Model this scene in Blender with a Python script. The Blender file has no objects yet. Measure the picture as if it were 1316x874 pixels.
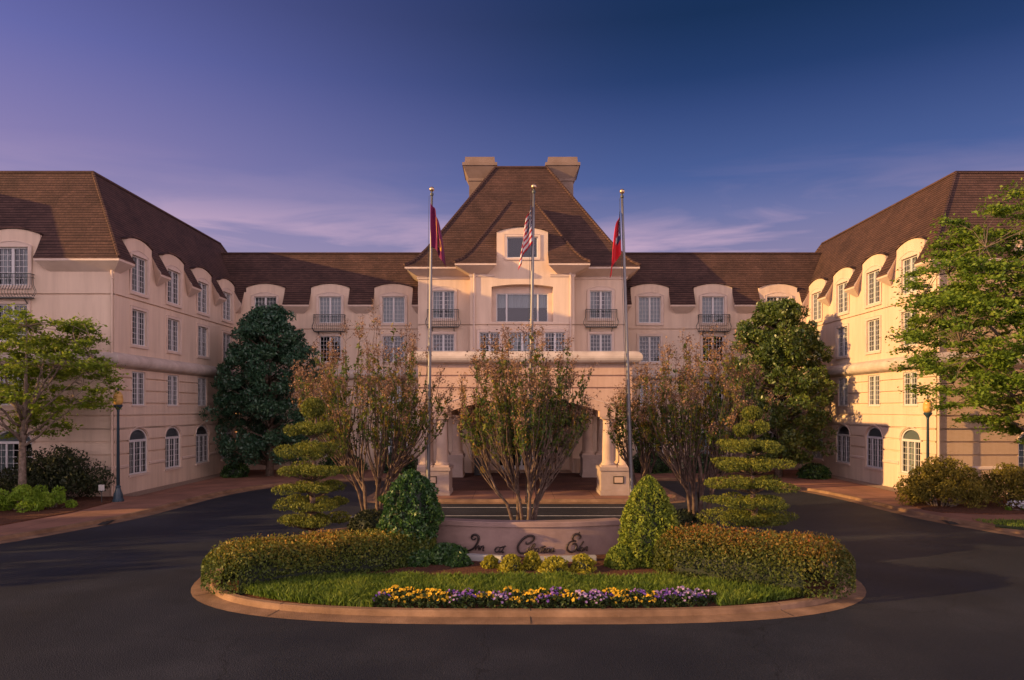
import bpy, bmesh, math, random
import numpy as np
from mathutils import Vector, Matrix

SC = bpy.context.scene
COL = SC.collection
R = math.radians
rng = np.random.default_rng(7)
random.seed(7)

# ------------------------------------------------------------------ camera
cam_d = bpy.data.cameras.new('camera')
cam = bpy.data.objects.new('camera', cam_d)
COL.objects.link(cam)
cam.location = (0, 0, 4.3)
cam.rotation_euler = (R(90), 0, 0)
cam_d.sensor_width = 36
cam_d.lens = 36 * 950 / 1316
cam_d.shift_x = -0.0015
cam_d.shift_y = 88 / 1316
cam_d.clip_end = 4000
SC.camera = cam

# ------------------------------------------------------------------ sun and sky
LIGHT = Vector((1.0, 0.32, -0.25)).normalized()      # direction the sunlight travels
sun_d = bpy.data.lights.new('sun', 'SUN')
sun_d.energy = 5.0
sun_d.angle = R(0.6)
sun_d.color = (1.0, 0.60, 0.22)
sun = bpy.data.objects.new('sun', sun_d)
COL.objects.link(sun)
sun.rotation_euler = LIGHT.to_track_quat('-Z', 'Y').to_euler()
sun.location = (-60, -15, 30)
SUN_EL = math.asin(-LIGHT.z)
SUN_ROT = math.atan2(-LIGHT.x, -LIGHT.y)

world = bpy.data.worlds.new('World')
SC.world = world
world.use_nodes = True
wt = world.node_tree
for n in list(wt.nodes):
    wt.nodes.remove(n)


def wn(kind, **kw):
    n = wt.nodes.new(kind)
    for k, v in kw.items():
        setattr(n, k, v)
    return n


def wmath(op, a, b=None, clamp=False):
    n = wn('ShaderNodeMath', operation=op, use_clamp=clamp)
    for i, v in enumerate((a, b)):
        if v is None:
            continue
        if isinstance(v, (int, float)):
            n.inputs[i].default_value = v
        else:
            wt.links.new(v, n.inputs[i])
    return n.outputs[0]


def wmix(f, a, b, mode='MIX'):
    n = wn('ShaderNodeMix', data_type='RGBA', blend_type=mode)
    n.clamp_factor = True
    for sock, v in ((n.inputs[0], f), (n.inputs[6], a), (n.inputs[7], b)):
        if isinstance(v, (int, float)):
            sock.default_value = v
        elif isinstance(v, tuple):
            sock.default_value = (*v, 1)
        else:
            wt.links.new(v, sock)
    return n.outputs[2]


def wramp(f, stops):
    n = wn('ShaderNodeValToRGB')
    e = n.color_ramp.elements
    while len(e) < len(stops):
        e.new(0.5)
    for el, (p, c) in zip(e, stops):
        el.position = p
        el.color = (*c, 1)
    wt.links.new(f, n.inputs[0])
    return n.outputs[0]


tc = wn('ShaderNodeTexCoord')
sep = wn('ShaderNodeSeparateXYZ')
wt.links.new(tc.outputs['Generated'], sep.inputs[0])
dx, dy, dz = sep.outputs
nish = wn('ShaderNodeTexSky', sky_type='NISHITA', sun_disc=False)
nish.sun_elevation = SUN_EL
nish.sun_rotation = SUN_ROT
nish.ozone_density = 3.0
tint = wmix(1.0, nish.outputs[0], (0.38, 0.29, 0.42), 'MULTIPLY')
# dusk colours: deep blue overhead, mauve low down, paler towards the sun in the west (-X)
S = 10.0
east = wramp(dz, [(0.0, (.42, .30, .40)), (0.2, (.26, .235, .40)), (0.245, (.17, .19, .385)), (0.29, (.076, .125, .323)), (.367, (.035, .07, .21)), (.40, (.018, .048, .153)), (0.46, (.008, .03, .095)), (1.0, (.010, .03, .12))])
west = wramp(dz, [(0.0, (.55, .36, .42)), (0.2, (.38, .31, .49)), (0.30, (.295, .24, .475)), (0.40, (.172, .176, .465)), (0.5, (.10, .11, .33)), (1.0, (.03, .05, .2))])
mr = wn('ShaderNodeMapRange', interpolation_type='SMOOTHSTEP')
mr.inputs['From Min'].default_value = 0.24
mr.inputs['From Max'].default_value = -0.80
wt.links.new(dx, mr.inputs['Value'])
side = mr.outputs['Result']
dusk = wmix(side, east, west)
# thin cirrus near the horizon
mp = wn('ShaderNodeMapping')
mp.inputs['Scale'].default_value = (1.6, 1.6, 11.0)
mp.inputs['Rotation'].default_value = (0, R(7), 0)
wt.links.new(tc.outputs['Generated'], mp.inputs[0])
nz = wn('ShaderNodeTexNoise')
nz.inputs['Scale'].default_value = 2.1
nz.inputs['Detail'].default_value = 7
nz.inputs['Roughness'].default_value = 0.55
nz.inputs['Distortion'].default_value = 0.5
wt.links.new(mp.outputs[0], nz.inputs[0])
cl = wramp(nz.outputs[0], [(0.46, (0, 0, 0)), (0.64, (1, 1, 1))])
band = wramp(dz, [(0.14, (1, 1, 1)), (0.22, (.9, .9, .9)), (0.262, (.16, .16, .16)), (0.32, (0, 0, 0))])
cf = wmath('MULTIPLY', wmath('MULTIPLY', cl, band), 0.75)
dusk = wmix(cf, dusk, (.70, .47, .60))
# fill glow added to the sky behind the camera, to brighten shaded walls
back = wmath('MULTIPLY_ADD', dy, -1.3, True)
back.node.inputs[2].default_value = 0.12
low = wramp(dz, [(0.0, (1, 1, 1)), (0.55, (.55, .55, .55)), (1.0, (.12, .12, .12))])
glow = wmix(wmath('MULTIPLY', back, low), (0, 0, 0), (2.05, 1.58, 1.52))
side_fill = wmath('MULTIPLY_ADD', dx, 2.4, True)  # pink fill added low in the sky off right, to brighten the left wing
side_fill.node.inputs[2].default_value = -1.5
glow = wmix(1.0, glow, wmix(wmath('MULTIPLY', side_fill, low), (0, 0, 0), (2.0, 1.4, 1.65)), 'ADD')
up = wmix(1.0, dusk, glow, 'ADD')
up = wmix(1.0, up, (6.7, 6.7, 6.9), 'MULTIPLY')
fin = wmix(0.93, tint, up)
bg = wn('ShaderNodeBackground')
bg.inputs['Strength'].default_value = 0.1
wt.links.new(fin, bg.inputs[0])
wo = wn('ShaderNodeOutputWorld')
wt.links.new(bg.outputs[0], wo.inputs[0])

SC.view_settings.view_transform = 'Standard'
SC.view_settings.look = 'None'
SC.view_settings.exposure = 0.55
SC.view_settings.gamma = 1.0
SC.view_settings.use_curve_mapping = False
SC.cycles.use_denoising = True
SC.cycles.max_bounces = 7
SC.cycles.transparent_max_bounces = 12
SC.cycles.caustics_reflective = False
SC.cycles.caustics_refractive = False

# ------------------------------------------------------------------ helpers
XA = 0.55          # the hotel's axis


class MB:
    """collects faces for one mesh object"""

    def __init__(s):
        s.v, s.f, s.m = [], [], []

    def face(s, pts, mi=0):
        i = len(s.v)
        s.v.extend([tuple(p) for p in pts])
        s.f.append(tuple(range(i, i + len(pts))))
        s.m.append(mi)

    def idx(s, verts, faces, mi=0):
        i = len(s.v)
        s.v.extend([tuple(p) for p in verts])
        for f in faces:
            s.f.append(tuple(i + k for k in f))
            s.m.append(mi)

    def box(s, x0, x1, y0, y1, z0, z1, mi=0):
        v = [(x0, y0, z0), (x1, y0, z0), (x1, y1, z0), (x0, y1, z0), (x0, y0, z1), (x1, y0, z1), (x1, y1, z1), (x0, y1, z1)]
        s.idx(v, [(0, 3, 2, 1), (4, 5, 6, 7), (0, 1, 5, 4), (1, 2, 6, 5), (2, 3, 7, 6), (3, 0, 4, 7)], mi)

    def tube(s, pts, rad, n=6, mi=0, cap=True):
        pts = [Vector(p) for p in pts]
        if isinstance(rad, (int, float)):
            rad = [rad] * len(pts)
        rings = []
        up = Vector((0.13, 0.31, 1)).normalized()
        for i, p in enumerate(pts):
            t = (pts[min(i + 1, len(pts) - 1)] - pts[max(i - 1, 0)])
            if t.length < 1e-9:
                t = Vector((0, 0, 1))
            t.normalize()
            a = t.cross(up)
            if a.length < 0.05:
                a = t.cross(Vector((1, 0.2, 0)))
            a.normalize()
            b = t.cross(a)
            rings.append([p + (a * math.cos(6.28318 * k / n) + b * math.sin(6.28318 * k / n)) * rad[i] for k in range(n)])
        vs = [q for r in rings for q in r]
        fs = []
        for i in range(len(pts) - 1):
            for k in range(n):
                fs.append((i * n + k, i * n + (k + 1) % n, (i + 1) * n + (k + 1) % n, (i + 1) * n + k))
        if cap:
            fs.append(tuple(range(n - 1, -1, -1)))
            fs.append(tuple((len(pts) - 1) * n + k for k in range(n)))
        s.idx(vs, fs, mi)

    def lathe(s, c, prof, n=20, mi=0):
        """prof: list of (radius, z)"""
        vs, fs = [], []
        for r, z in prof:
            for k in range(n):
                a = 6.28318530718 * k / n
                vs.append((c[0] + r * math.cos(a), c[1] + r * math.sin(a), c[2] + z))
        for i in range(len(prof) - 1):
            for k in range(n):
                fs.append((i * n + k, i * n + (k + 1) % n, (i + 1) * n + (k + 1) % n, (i + 1) * n + k))
        fs.append(tuple(range(n - 1, -1, -1)))
        fs.append(tuple((len(prof) - 1) * n + k for k in range(n)))
        s.idx(vs, fs, mi)

    def build(s, name, mats, parent=None, local=False, smooth=False, uv=False, bevel=0.0):
        me = bpy.data.meshes.new(name)
        v = np.array(s.v, dtype=float).reshape(-1, 3)
        off = Vector((0, 0, 0))
        if not local and len(v):
            c = (v.min(0) + v.max(0)) / 2
            c[2] = v[:, 2].min()
            off = Vector(c)
            v = v - c
        me.from_pydata([tuple(p) for p in v], [], s.f)
        if not isinstance(mats, (list, tuple)):
            mats = [mats]
        for m in mats:
            me.materials.append(m)
        me.polygons.foreach_set('material_index', s.m)
        if smooth:
            me.polygons.foreach_set('use_smooth', [True] * len(s.f))
        me.validate()
        if uv:
            ul = me.uv_layers.new(name='UVMap')
            o3 = np.array(off)
            for p in me.polygons:
                nrm = p.normal
                t = Vector((0, 0, 1)).cross(nrm)
                if t.length < 1e-4:
                    t = Vector((1, 0, 0))
                t.normalize()
                b = nrm.cross(t)
                for li in p.loop_indices:
                    q = Vector(me.vertices[me.loops[li].vertex_index].co) + off
                    ul.data[li].uv = (q.dot(t), q.dot(b))
        o = bpy.data.objects.new(name, me)
        COL.objects.link(o)
        if bevel:
            bm = bmesh.new()
            bm.from_mesh(me)
            bmesh.ops.remove_doubles(bm, verts=bm.verts, dist=0.0005)
            bmesh.ops.bevel(bm, geom=[e for e in bm.edges if e.is_manifold and e.calc_face_angle(0) > 0.5], offset=bevel, segments=2, affect='EDGES', clamp_overlap=True)
            bm.to_mesh(me)
            bm.free()
        if parent is not None:
            o.parent = parent
            o.location = (0, 0, 0) if local else off - WL.get(parent.name, Vector((0, 0, 0)))
        else:
            o.location = off
        WL[o.name] = off.copy()
        return o


WL = {}     # world location of every unrotated parent


def tag(o, label=None, cat=None, group=None, kind=None):
    if label:
        o['label'] = label
    if cat:
        o['category'] = cat
    if group:
        o['group'] = group
    if kind:
        o['kind'] = kind
    return o


def empty(name, loc, label, cat, group=None):
    o = bpy.data.objects.new(name, None)
    COL.objects.link(o)
    o.location = loc
    o.empty_display_size = 0.3
    WL[o.name] = Vector(loc)
    return tag(o, label, cat, group)


def copy_tree(o, parent=None):
    c = o.copy()
    COL.objects.link(c)
    c.parent = parent
    for ch in [x for x in COL.objects if x.parent is o]:
        copy_tree(ch, c)
    return c


def at(x, y, d):
    """the point at depth d that shows at photograph pixel (x, y)"""
    return Vector(((x - 660) * d / 950, d, 4.3 + (525 - y) * d / 950))


# ------------------------------------------------------------------ materials
def mat(name, base, rough=0.8, spec=0.3, metal=0.0):
    m = bpy.data.materials.new(name)
    m.use_nodes = True
    b = m.node_tree.nodes['Principled BSDF']
    b.inputs['Base Color'].default_value = (*base, 1)
    b.inputs['Roughness'].default_value = rough
    b.inputs['Specular IOR Level'].default_value = spec
    b.inputs['Metallic'].default_value = metal
    m['b'] = 1
    return m


def nd(m, kind, **kw):
    n = m.node_tree.nodes.new(kind)
    for k, v in kw.items():
        setattr(n, k, v)
    return n


def lk(m, a, b):
    m.node_tree.links.new(a, b)


def noise_mat(name, c1, c2, scale=2.0, rough=0.85, bump=0.15, bscale=40.0, coord='Object', streak=False, c3=None, spec=0.25, bdist=0.02):
    m = mat(name, c1, rough, spec)
    b = m.node_tree.nodes['Principled BSDF']
    t = nd(m, 'ShaderNodeTexCoord')
    src = t.outputs[coord]
    n1 = nd(m, 'ShaderNodeTexNoise')
    n1.inputs['Scale'].default_value = scale
    n1.inputs['Detail'].default_value = 8
    n1.inputs['Roughness'].default_value = 0.6
    if streak:
        mp_ = nd(m, 'ShaderNodeMapping')
        mp_.inputs['Scale'].default_value = (1, 1, 0.22)
        lk(m, src, mp_.inputs[0])
        lk(m, mp_.outputs[0], n1.inputs['Vector'])
    else:
        lk(m, src, n1.inputs['Vector'])
    rp = nd(m, 'ShaderNodeValToRGB')
    rp.color_ramp.elements[0].position = 0.34
    rp.color_ramp.elements[0].color = (*c1, 1)
    rp.color_ramp.elements[1].position = 0.68
    rp.color_ramp.elements[1].color = (*c2, 1)
    if c3:
        e = rp.color_ramp.elements.new(0.52)
        e.color = (*c3, 1)
    lk(m, n1.outputs[0], rp.inputs[0])
    lk(m, rp.outputs[0], b.inputs['Base Color'])
    n2 = nd(m, 'ShaderNodeTexNoise')
    n2.inputs['Scale'].default_value = bscale
    n2.inputs['Detail'].default_value = 4
    lk(m, src, n2.inputs['Vector'])
    bp = nd(m, 'ShaderNodeBump')
    bp.inputs['Strength'].default_value = bump
    bp.inputs['Distance'].default_value = bdist
    lk(m, n2.outputs[0], bp.inputs['Height'])
    lk(m, bp.outputs[0], b.inputs['Normal'])
    return m


def stucco_mat(name, c1, c2):
    """render coat: soft mottling plus narrow rain streaks"""
    m = noise_mat(name, c1, c2, .8, .9, .3, 55, streak=True)
    b = m.node_tree.nodes['Principled BSDF']
    t = nd(m, 'ShaderNodeTexCoord')
    mp_ = nd(m, 'ShaderNodeMapping')
    mp_.inputs['Scale'].default_value = (1, 1, .07)
    lk(m, t.outputs['Object'], mp_.inputs[0])
    n = nd(m, 'ShaderNodeTexNoise')
    n.inputs['Scale'].default_value = 3.2
    n.inputs['Detail'].default_value = 7
    n.inputs['Roughness'].default_value = .65
    lk(m, mp_.outputs[0], n.inputs['Vector'])
    rp = nd(m, 'ShaderNodeValToRGB')
    rp.color_ramp.elements[0].position = .30
    rp.color_ramp.elements[0].color = (.70, .66, .65, 1)
    rp.color_ramp.elements[1].position = .55
    rp.color_ramp.elements[1].color = (1, 1, 1, 1)
    lk(m, n.outputs[0], rp.inputs[0])
    mx = nd(m, 'ShaderNodeMix', data_type='RGBA', blend_type='MULTIPLY')
    mx.inputs[0].default_value = .38
    lk(m, b.inputs['Base Color'].links[0].from_socket, mx.inputs[6])
    lk(m, rp.outputs[0], mx.inputs[7])
    lk(m, mx.outputs[2], b.inputs['Base Color'])
    return m


M = {}
M['stucco'] = stucco_mat('stucco', (.60, .455, .345), (.71, .545, .415))
M['trim'] = noise_mat('stucco_trim', (.56, .43, .35), (.66, .52, .43), 1.2, .85, .15, 50)
M['base'] = noise_mat('pedestal_stone', (.33, .25, .21), (.42, .32, .27), 1.6, .9, .3, 50)
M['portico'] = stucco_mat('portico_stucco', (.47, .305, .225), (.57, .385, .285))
M['wall_darker'] = stucco_mat('stucco_darker', (.40, .27, .17), (.48, .335, .215))  # darker, browner than the main stucco; right wing front only
M['column'] = noise_mat('column_stone', (.46, .33, .25), (.56, .41, .32), 1.4, .85, .25, 40)
M['band'] = noise_mat('cast_band', (.44, .355, .30), (.60, .50, .43), 1.6, .85, .25, 30, c3=(.52, .43, .365))
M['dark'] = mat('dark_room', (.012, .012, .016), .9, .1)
M['white'] = mat('white_frame', (.58, .56, .55), .5, .35)
M['iron'] = mat('wrought_iron', (.055, .062, .06), .5, .4)
M['curtain'] = noise_mat('curtain', (.42, .44, .43), (.54, .56, .54), 3, .9, .1, 20)
M['blind'] = mat('window_blind', (.55, .55, .55), .7, .3)
M['metal'] = mat('pole_aluminium', (.20, .19, .19), .5, .5, .6)
M['ball'] = mat('finial_gold', (.55, .38, .24), .3, .5, .8)
M['bronze'] = mat('dark_bronze', (.030, .018, .016), .45, .5, .3)
M['concrete'] = noise_mat('kerb_concrete', (.17, .098, .056), (.34, .205, .12), 1.3, .9, .8, 60, c3=(.25, .148, .086))
M['signwall'] = noise_mat('sign_stucco', (.25, .165, .14), (.34, .23, .195), 1.6, .9, .4, 60)
M['bark'] = noise_mat('bark', (.10, .075, .055), (.24, .18, .14), 9, .95, .6, 40)
M['smoothbark'] = noise_mat('smooth_bark', (.075, .048, .036), (.22, .15, .115), 6, .85, .3, 30, c3=(.12, .08, .06))
M['mulch'] = noise_mat('mulch', (.07, .028, .016), (.17, .068, .035), 14, 1.0, 1.0, 30, bdist=.05)
M['gravel'] = noise_mat('gravel', (.20, .14, .10), (.42, .31, .24), 22, 1.0, 1.0, 22, bdist=.04)
M['soil'] = noise_mat('turf_soil', (.022, .035, .012), (.045, .065, .02), 3, 1.0, .6, 30)
M['bluepaint'] = mat('post_blue', (.03, .055, .075), .4, .5)
M['amber'] = mat('lantern_amber', (.62, .36, .10), .3, .5)
M['black'] = mat('black_plastic', (.012, .012, .014), .45, .4)
M['yellow'] = mat('yellow_label', (.62, .36, .03), .6, .3)
M['tan'] = mat('tan_urn', (.50, .36, .26), .8, .3)
M['plaque'] = mat('plaque_bronze', (.08, .055, .03), .4, .5, .5)
M['paint'] = noise_mat('road_paint', (.40, .40, .42), (.62, .62, .62), 6, .8, .2, 40)
M['grate'] = mat('drain_iron', (.03, .028, .027), .7, .3)
M['cardwhite'] = mat('card_white', (.42, .40, .37), .6, .3)


def glass_mat():
    m = bpy.data.materials.new('window_glass')
    m.use_nodes = True
    t = m.node_tree
    for n in list(t.nodes):
        t.nodes.remove(n)
    o = nd(m, 'ShaderNodeOutputMaterial')
    mx = nd(m, 'ShaderNodeMixShader')
    tr = nd(m, 'ShaderNodeBsdfTransparent')
    tr.inputs[0].default_value = (.62, .68, .70, 1)
    gl = nd(m, 'ShaderNodeBsdfGlossy')
    gl.inputs['Roughness'].default_value = .03
    gl.inputs[0].default_value = (.9, .92, 1, 1)
    lw = nd(m, 'ShaderNodeFresnel')
    lw.inputs[0].default_value = 1.45
    tcd = nd(m, 'ShaderNodeTexCoord')
    no = nd(m, 'ShaderNodeTexNoise')
    no.inputs['Scale'].default_value = 1.4
    lk(m, tcd.outputs['Object'], no.inputs['Vector'])
    bp = nd(m, 'ShaderNodeBump')
    bp.inputs['Strength'].default_value = .05
    lk(m, no.outputs[0], bp.inputs['Height'])
    lk(m, bp.outputs[0], gl.inputs['Normal'])
    ad = nd(m, 'ShaderNodeMath', operation='ADD')
    ad.inputs[1].default_value = .02
    lk(m, lw.outputs[0], ad.inputs[0])
    lk(m, ad.outputs[0], mx.inputs[0])
    lk(m, tr.outputs[0], mx.inputs[1])
    lk(m, gl.outputs[0], mx.inputs[2])
    lk(m, mx.outputs[0], o.inputs[0])
    return m


M['glass'] = glass_mat()


def brick_mat(name, c1, c2, mortar, w, h, msize, rough=.85, bump=.6, uvc=True, bias=0.0, offset=.5, big=None, bdist=.03, fine=35):
    """coursed pattern: shingles, pavers, pavement flags"""
    m = mat(name, c1, rough, .2)
    b = m.node_tree.nodes['Principled BSDF']
    t = nd(m, 'ShaderNodeTexCoord')
    src = t.outputs['UV' if uvc else 'Object']
    br = nd(m, 'ShaderNodeTexBrick')
    br.offset = offset
    br.inputs['Scale'].default_value = 1.0
    br.inputs['Brick Width'].default_value = w
    br.inputs['Row Height'].default_value = h
    br.inputs['Mortar Size'].default_value = msize
    br.inputs['Mortar Smooth'].default_value = .3
    br.inputs['Bias'].default_value = bias
    br.inputs['Color1'].default_value = (*c1, 1)
    br.inputs['Color2'].default_value = (*c2, 1)
    br.inputs['Mortar'].default_value = (*mortar, 1)
    lk(m, src, br.inputs['Vector'])
    n1 = nd(m, 'ShaderNodeTexNoise')
    n1.inputs['Scale'].default_value = .7
    n1.inputs['Detail'].default_value = 6
    lk(m, src, n1.inputs['Vector'])
    rp = nd(m, 'ShaderNodeValToRGB')
    rp.color_ramp.elements[0].position = .3
    rp.color_ramp.elements[0].color = (.72, .72, .72, 1)
    rp.color_ramp.elements[1].position = .72
    rp.color_ramp.elements[1].color = (1.2, 1.15, 1.1, 1)
    lk(m, n1.outputs[0], rp.inputs[0])
    mx = nd(m, 'ShaderNodeMix', data_type='RGBA', blend_type='MULTIPLY')
    mx.inputs[0].default_value = 1
    lk(m, br.outputs['Color'], mx.inputs[6])
    lk(m, rp.outputs[0], mx.inputs[7])
    lk(m, mx.outputs[2], b.inputs['Base Color'])
    n2 = nd(m, 'ShaderNodeTexNoise')
    n2.inputs['Scale'].default_value = fine
    lk(m, src, n2.inputs['Vector'])
    inv = nd(m, 'ShaderNodeMath', operation='MULTIPLY_ADD')
    inv.inputs[1].default_value = -1
    lk(m, br.outputs['Fac'], inv.inputs[0])
    mm = nd(m, 'ShaderNodeMath', operation='MULTIPLY')
    mm.inputs[1].default_value = .25
    lk(m, n2.outputs[0], mm.inputs[0])
    lk(m, mm.outputs[0], inv.inputs[2])
    bp = nd(m, 'ShaderNodeBump')
    bp.inputs['Strength'].default_value = bump
    bp.inputs['Distance'].default_value = bdist
    lk(m, inv.outputs[0], bp.inputs['Height'])
    lk(m, bp.outputs[0], b.inputs['Normal'])
    return m


def shingle_mat():
    m = brick_mat('roof_shingle', (.115, .063, .050), (.082, .046, .037), (.07, .038, .031), .28, .165, .008, .88, .0)
    b = m.node_tree.nodes['Principled BSDF']
    t = nd(m, 'ShaderNodeTexCoord')
    sp = nd(m, 'ShaderNodeSeparateXYZ')
    lk(m, t.outputs['UV'], sp.inputs[0])
    dv = nd(m, 'ShaderNodeMath', operation='DIVIDE')
    dv.inputs[1].default_value = .165
    lk(m, sp.outputs[1], dv.inputs[0])
    fr = nd(m, 'ShaderNodeMath', operation='FRACT')
    lk(m, dv.outputs[0], fr.inputs[0])
    iv = nd(m, 'ShaderNodeMath', operation='SUBTRACT')
    iv.inputs[0].default_value = 1
    lk(m, fr.outputs[0], iv.inputs[1])
    no = nd(m, 'ShaderNodeTexNoise')
    no.inputs['Scale'].default_value = 7
    lk(m, t.outputs['UV'], no.inputs['Vector'])
    ad = nd(m, 'ShaderNodeMath', operation='MULTIPLY_ADD')
    ad.inputs[1].default_value = .5
    lk(m, no.outputs[0], ad.inputs[0])
    lk(m, iv.outputs[0], ad.inputs[2])
    # shadow line under each course's butt edge, painted into the colour
    shade_line = nd(m, 'ShaderNodeValToRGB')
    shade_line.color_ramp.elements[0].position = .10
    shade_line.color_ramp.elements[0].color = (.22, .20, .22, 1)
    shade_line.color_ramp.elements[1].position = .42
    shade_line.color_ramp.elements[1].color = (1, 1, 1, 1)
    lk(m, fr.outputs[0], shade_line.inputs[0])
    shade_mix = nd(m, 'ShaderNodeMix', data_type='RGBA', blend_type='MULTIPLY')
    shade_mix.inputs[0].default_value = 1
    lk(m, b.inputs['Base Color'].links[0].from_socket, shade_mix.inputs[6])
    lk(m, shade_line.outputs[0], shade_mix.inputs[7])
    lk(m, shade_mix.outputs[2], b.inputs['Base Color'])
    bp = nd(m, 'ShaderNodeBump')
    bp.inputs['Strength'].default_value = 1.0
    bp.inputs['Distance'].default_value = .06
    lk(m, ad.outputs[0], bp.inputs['Height'])
    lk(m, bp.outputs[0], b.inputs['Normal'])
    return m


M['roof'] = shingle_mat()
M['pavers'] = brick_mat('brick_pavers', (.16, .075, .055), (.11, .055, .045), (.05, .035, .03), .24, .12, .012, .85, .5, uvc=False)
M['walk'] = brick_mat('pavement_slabs', (.32, .165, .115), (.27, .14, .10), (.11, .06, .045), 1.9, 1.7, .012, .9, .25, uvc=False, offset=0, fine=60)


def asphalt_mat():
    m = noise_mat('asphalt', (.0095, .013, .022), (.031, .035, .046), .30, .66, 1.0, 38, c3=(.017, .0205, .029), spec=.35, bdist=.02)
    t = m.node_tree
    b = t.nodes['Principled BSDF']
    old = b.inputs['Base Color'].links[0].from_socket
    tcd = nd(m, 'ShaderNodeTexCoord')
    # pale aggregate
    n = nd(m, 'ShaderNodeTexNoise')
    n.inputs['Scale'].default_value = 26
    n.inputs['Detail'].default_value = 6
    n.inputs['Roughness'].default_value = .8
    lk(m, tcd.outputs['Object'], n.inputs['Vector'])
    rp = nd(m, 'ShaderNodeValToRGB')
    rp.color_ramp.elements[0].position = .45
    rp.color_ramp.elements[0].color = (.6, .6, .6, 1)
    rp.color_ramp.elements[1].position = .72
    rp.color_ramp.elements[1].color = (2.4, 2.3, 2.2, 1)
    lk(m, n.outputs[0], rp.inputs[0])
    mx = nd(m, 'ShaderNodeMix', data_type='RGBA', blend_type='MULTIPLY')
    mx.inputs[0].default_value = 1
    lk(m, old, mx.inputs[6])
    lk(m, rp.outputs[0], mx.inputs[7])
    # wandering hairline cracks
    nw = nd(m, 'ShaderNodeTexNoise')
    nw.inputs['Scale'].default_value = 1.1
    nw.inputs['Detail'].default_value = 6
    lk(m, tcd.outputs['Object'], nw.inputs['Vector'])
    ad = nd(m, 'ShaderNodeMix', data_type='RGBA', blend_type='ADD')
    ad.inputs[0].default_value = 1.0
    lk(m, tcd.outputs['Object'], ad.inputs[6])
    lk(m, nw.outputs['Color'], ad.inputs[7])
    vo = nd(m, 'ShaderNodeTexVoronoi', feature='DISTANCE_TO_EDGE')
    vo.inputs['Scale'].default_value = .17
    lk(m, ad.outputs[2], vo.inputs['Vector'])
    r2 = nd(m, 'ShaderNodeValToRGB')
    r2.color_ramp.elements[0].position = .0012
    r2.color_ramp.elements[0].color = (.40, .40, .40, 1)
    r2.color_ramp.elements[1].position = .0030
    r2.color_ramp.elements[1].color = (1, 1, 1, 1)
    lk(m, vo.outputs[0], r2.inputs[0])
    m2 = nd(m, 'ShaderNodeMix', data_type='RGBA', blend_type='MULTIPLY')
    m2.inputs[0].default_value = 1
    lk(m, mx.outputs[2], m2.inputs[6])
    lk(m, r2.outputs[0], m2.inputs[7])
    # lanes worn by wheels that go round the island, and old oil drips
    sb = nd(m, 'ShaderNodeVectorMath', operation='SUBTRACT')
    sb.inputs[1].default_value = (.35, 20.9 - 6, 0)
    lk(m, tcd.outputs['Object'], sb.inputs[0])
    ml = nd(m, 'ShaderNodeVectorMath', operation='MULTIPLY')
    ml.inputs[1].default_value = (1.0, 1.28, 0)
    lk(m, sb.outputs[0], ml.inputs[0])
    ln = nd(m, 'ShaderNodeVectorMath', operation='LENGTH')
    lk(m, ml.outputs[0], ln.inputs[0])
    wob = nd(m, 'ShaderNodeTexNoise')
    wob.inputs['Scale'].default_value = .35
    lk(m, tcd.outputs['Object'], wob.inputs['Vector'])
    ww = nd(m, 'ShaderNodeMath', operation='MULTIPLY_ADD')
    ww.inputs[1].default_value = 1.6
    lk(m, wob.outputs[0], ww.inputs[0])
    lk(m, ln.outputs['Value'], ww.inputs[2])
    dv = nd(m, 'ShaderNodeMath', operation='DIVIDE')
    dv.inputs[1].default_value = 20
    lk(m, ww.outputs[0], dv.inputs[0])
    r3 = nd(m, 'ShaderNodeValToRGB')
    e = r3.color_ramp.elements
    st = [(.50, 1), (.545, .72), (.575, .75), (.60, 1.12), (.625, 1.12), (.65, .72), (.68, .75), (.72, 1.05)]
    while len(e) < len(st):
        e.new(.5)
    for el, (q, v) in zip(e, st):
        el.position = q
        el.color = (v, v, v, 1)
    lk(m, dv.outputs[0], r3.inputs[0])
    m3 = nd(m, 'ShaderNodeMix', data_type='RGBA', blend_type='MULTIPLY')
    m3.inputs[0].default_value = .8
    lk(m, m2.outputs[2], m3.inputs[6])
    lk(m, r3.outputs[0], m3.inputs[7])
    v2 = nd(m, 'ShaderNodeTexVoronoi')
    v2.inputs['Scale'].default_value = .55
    lk(m, ad.outputs[2], v2.inputs['Vector'])
    r4 = nd(m, 'ShaderNodeValToRGB')
    r4.color_ramp.elements[0].position = .05
    r4.color_ramp.elements[0].color = (.55, .55, .55, 1)
    r4.color_ramp.elements[1].position = .20
    r4.color_ramp.elements[1].color = (1, 1, 1, 1)
    lk(m, v2.outputs['Distance'], r4.inputs[0])
    m4 = nd(m, 'ShaderNodeMix', data_type='RGBA', blend_type='MULTIPLY')
    m4.inputs[0].default_value = .7
    lk(m, m3.outputs[2], m4.inputs[6])
    lk(m, r4.outputs[0], m4.inputs[7])
    lk(m, m4.outputs[2], b.inputs['Base Color'])
    return m


M['asphalt'] = asphalt_mat()


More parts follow.
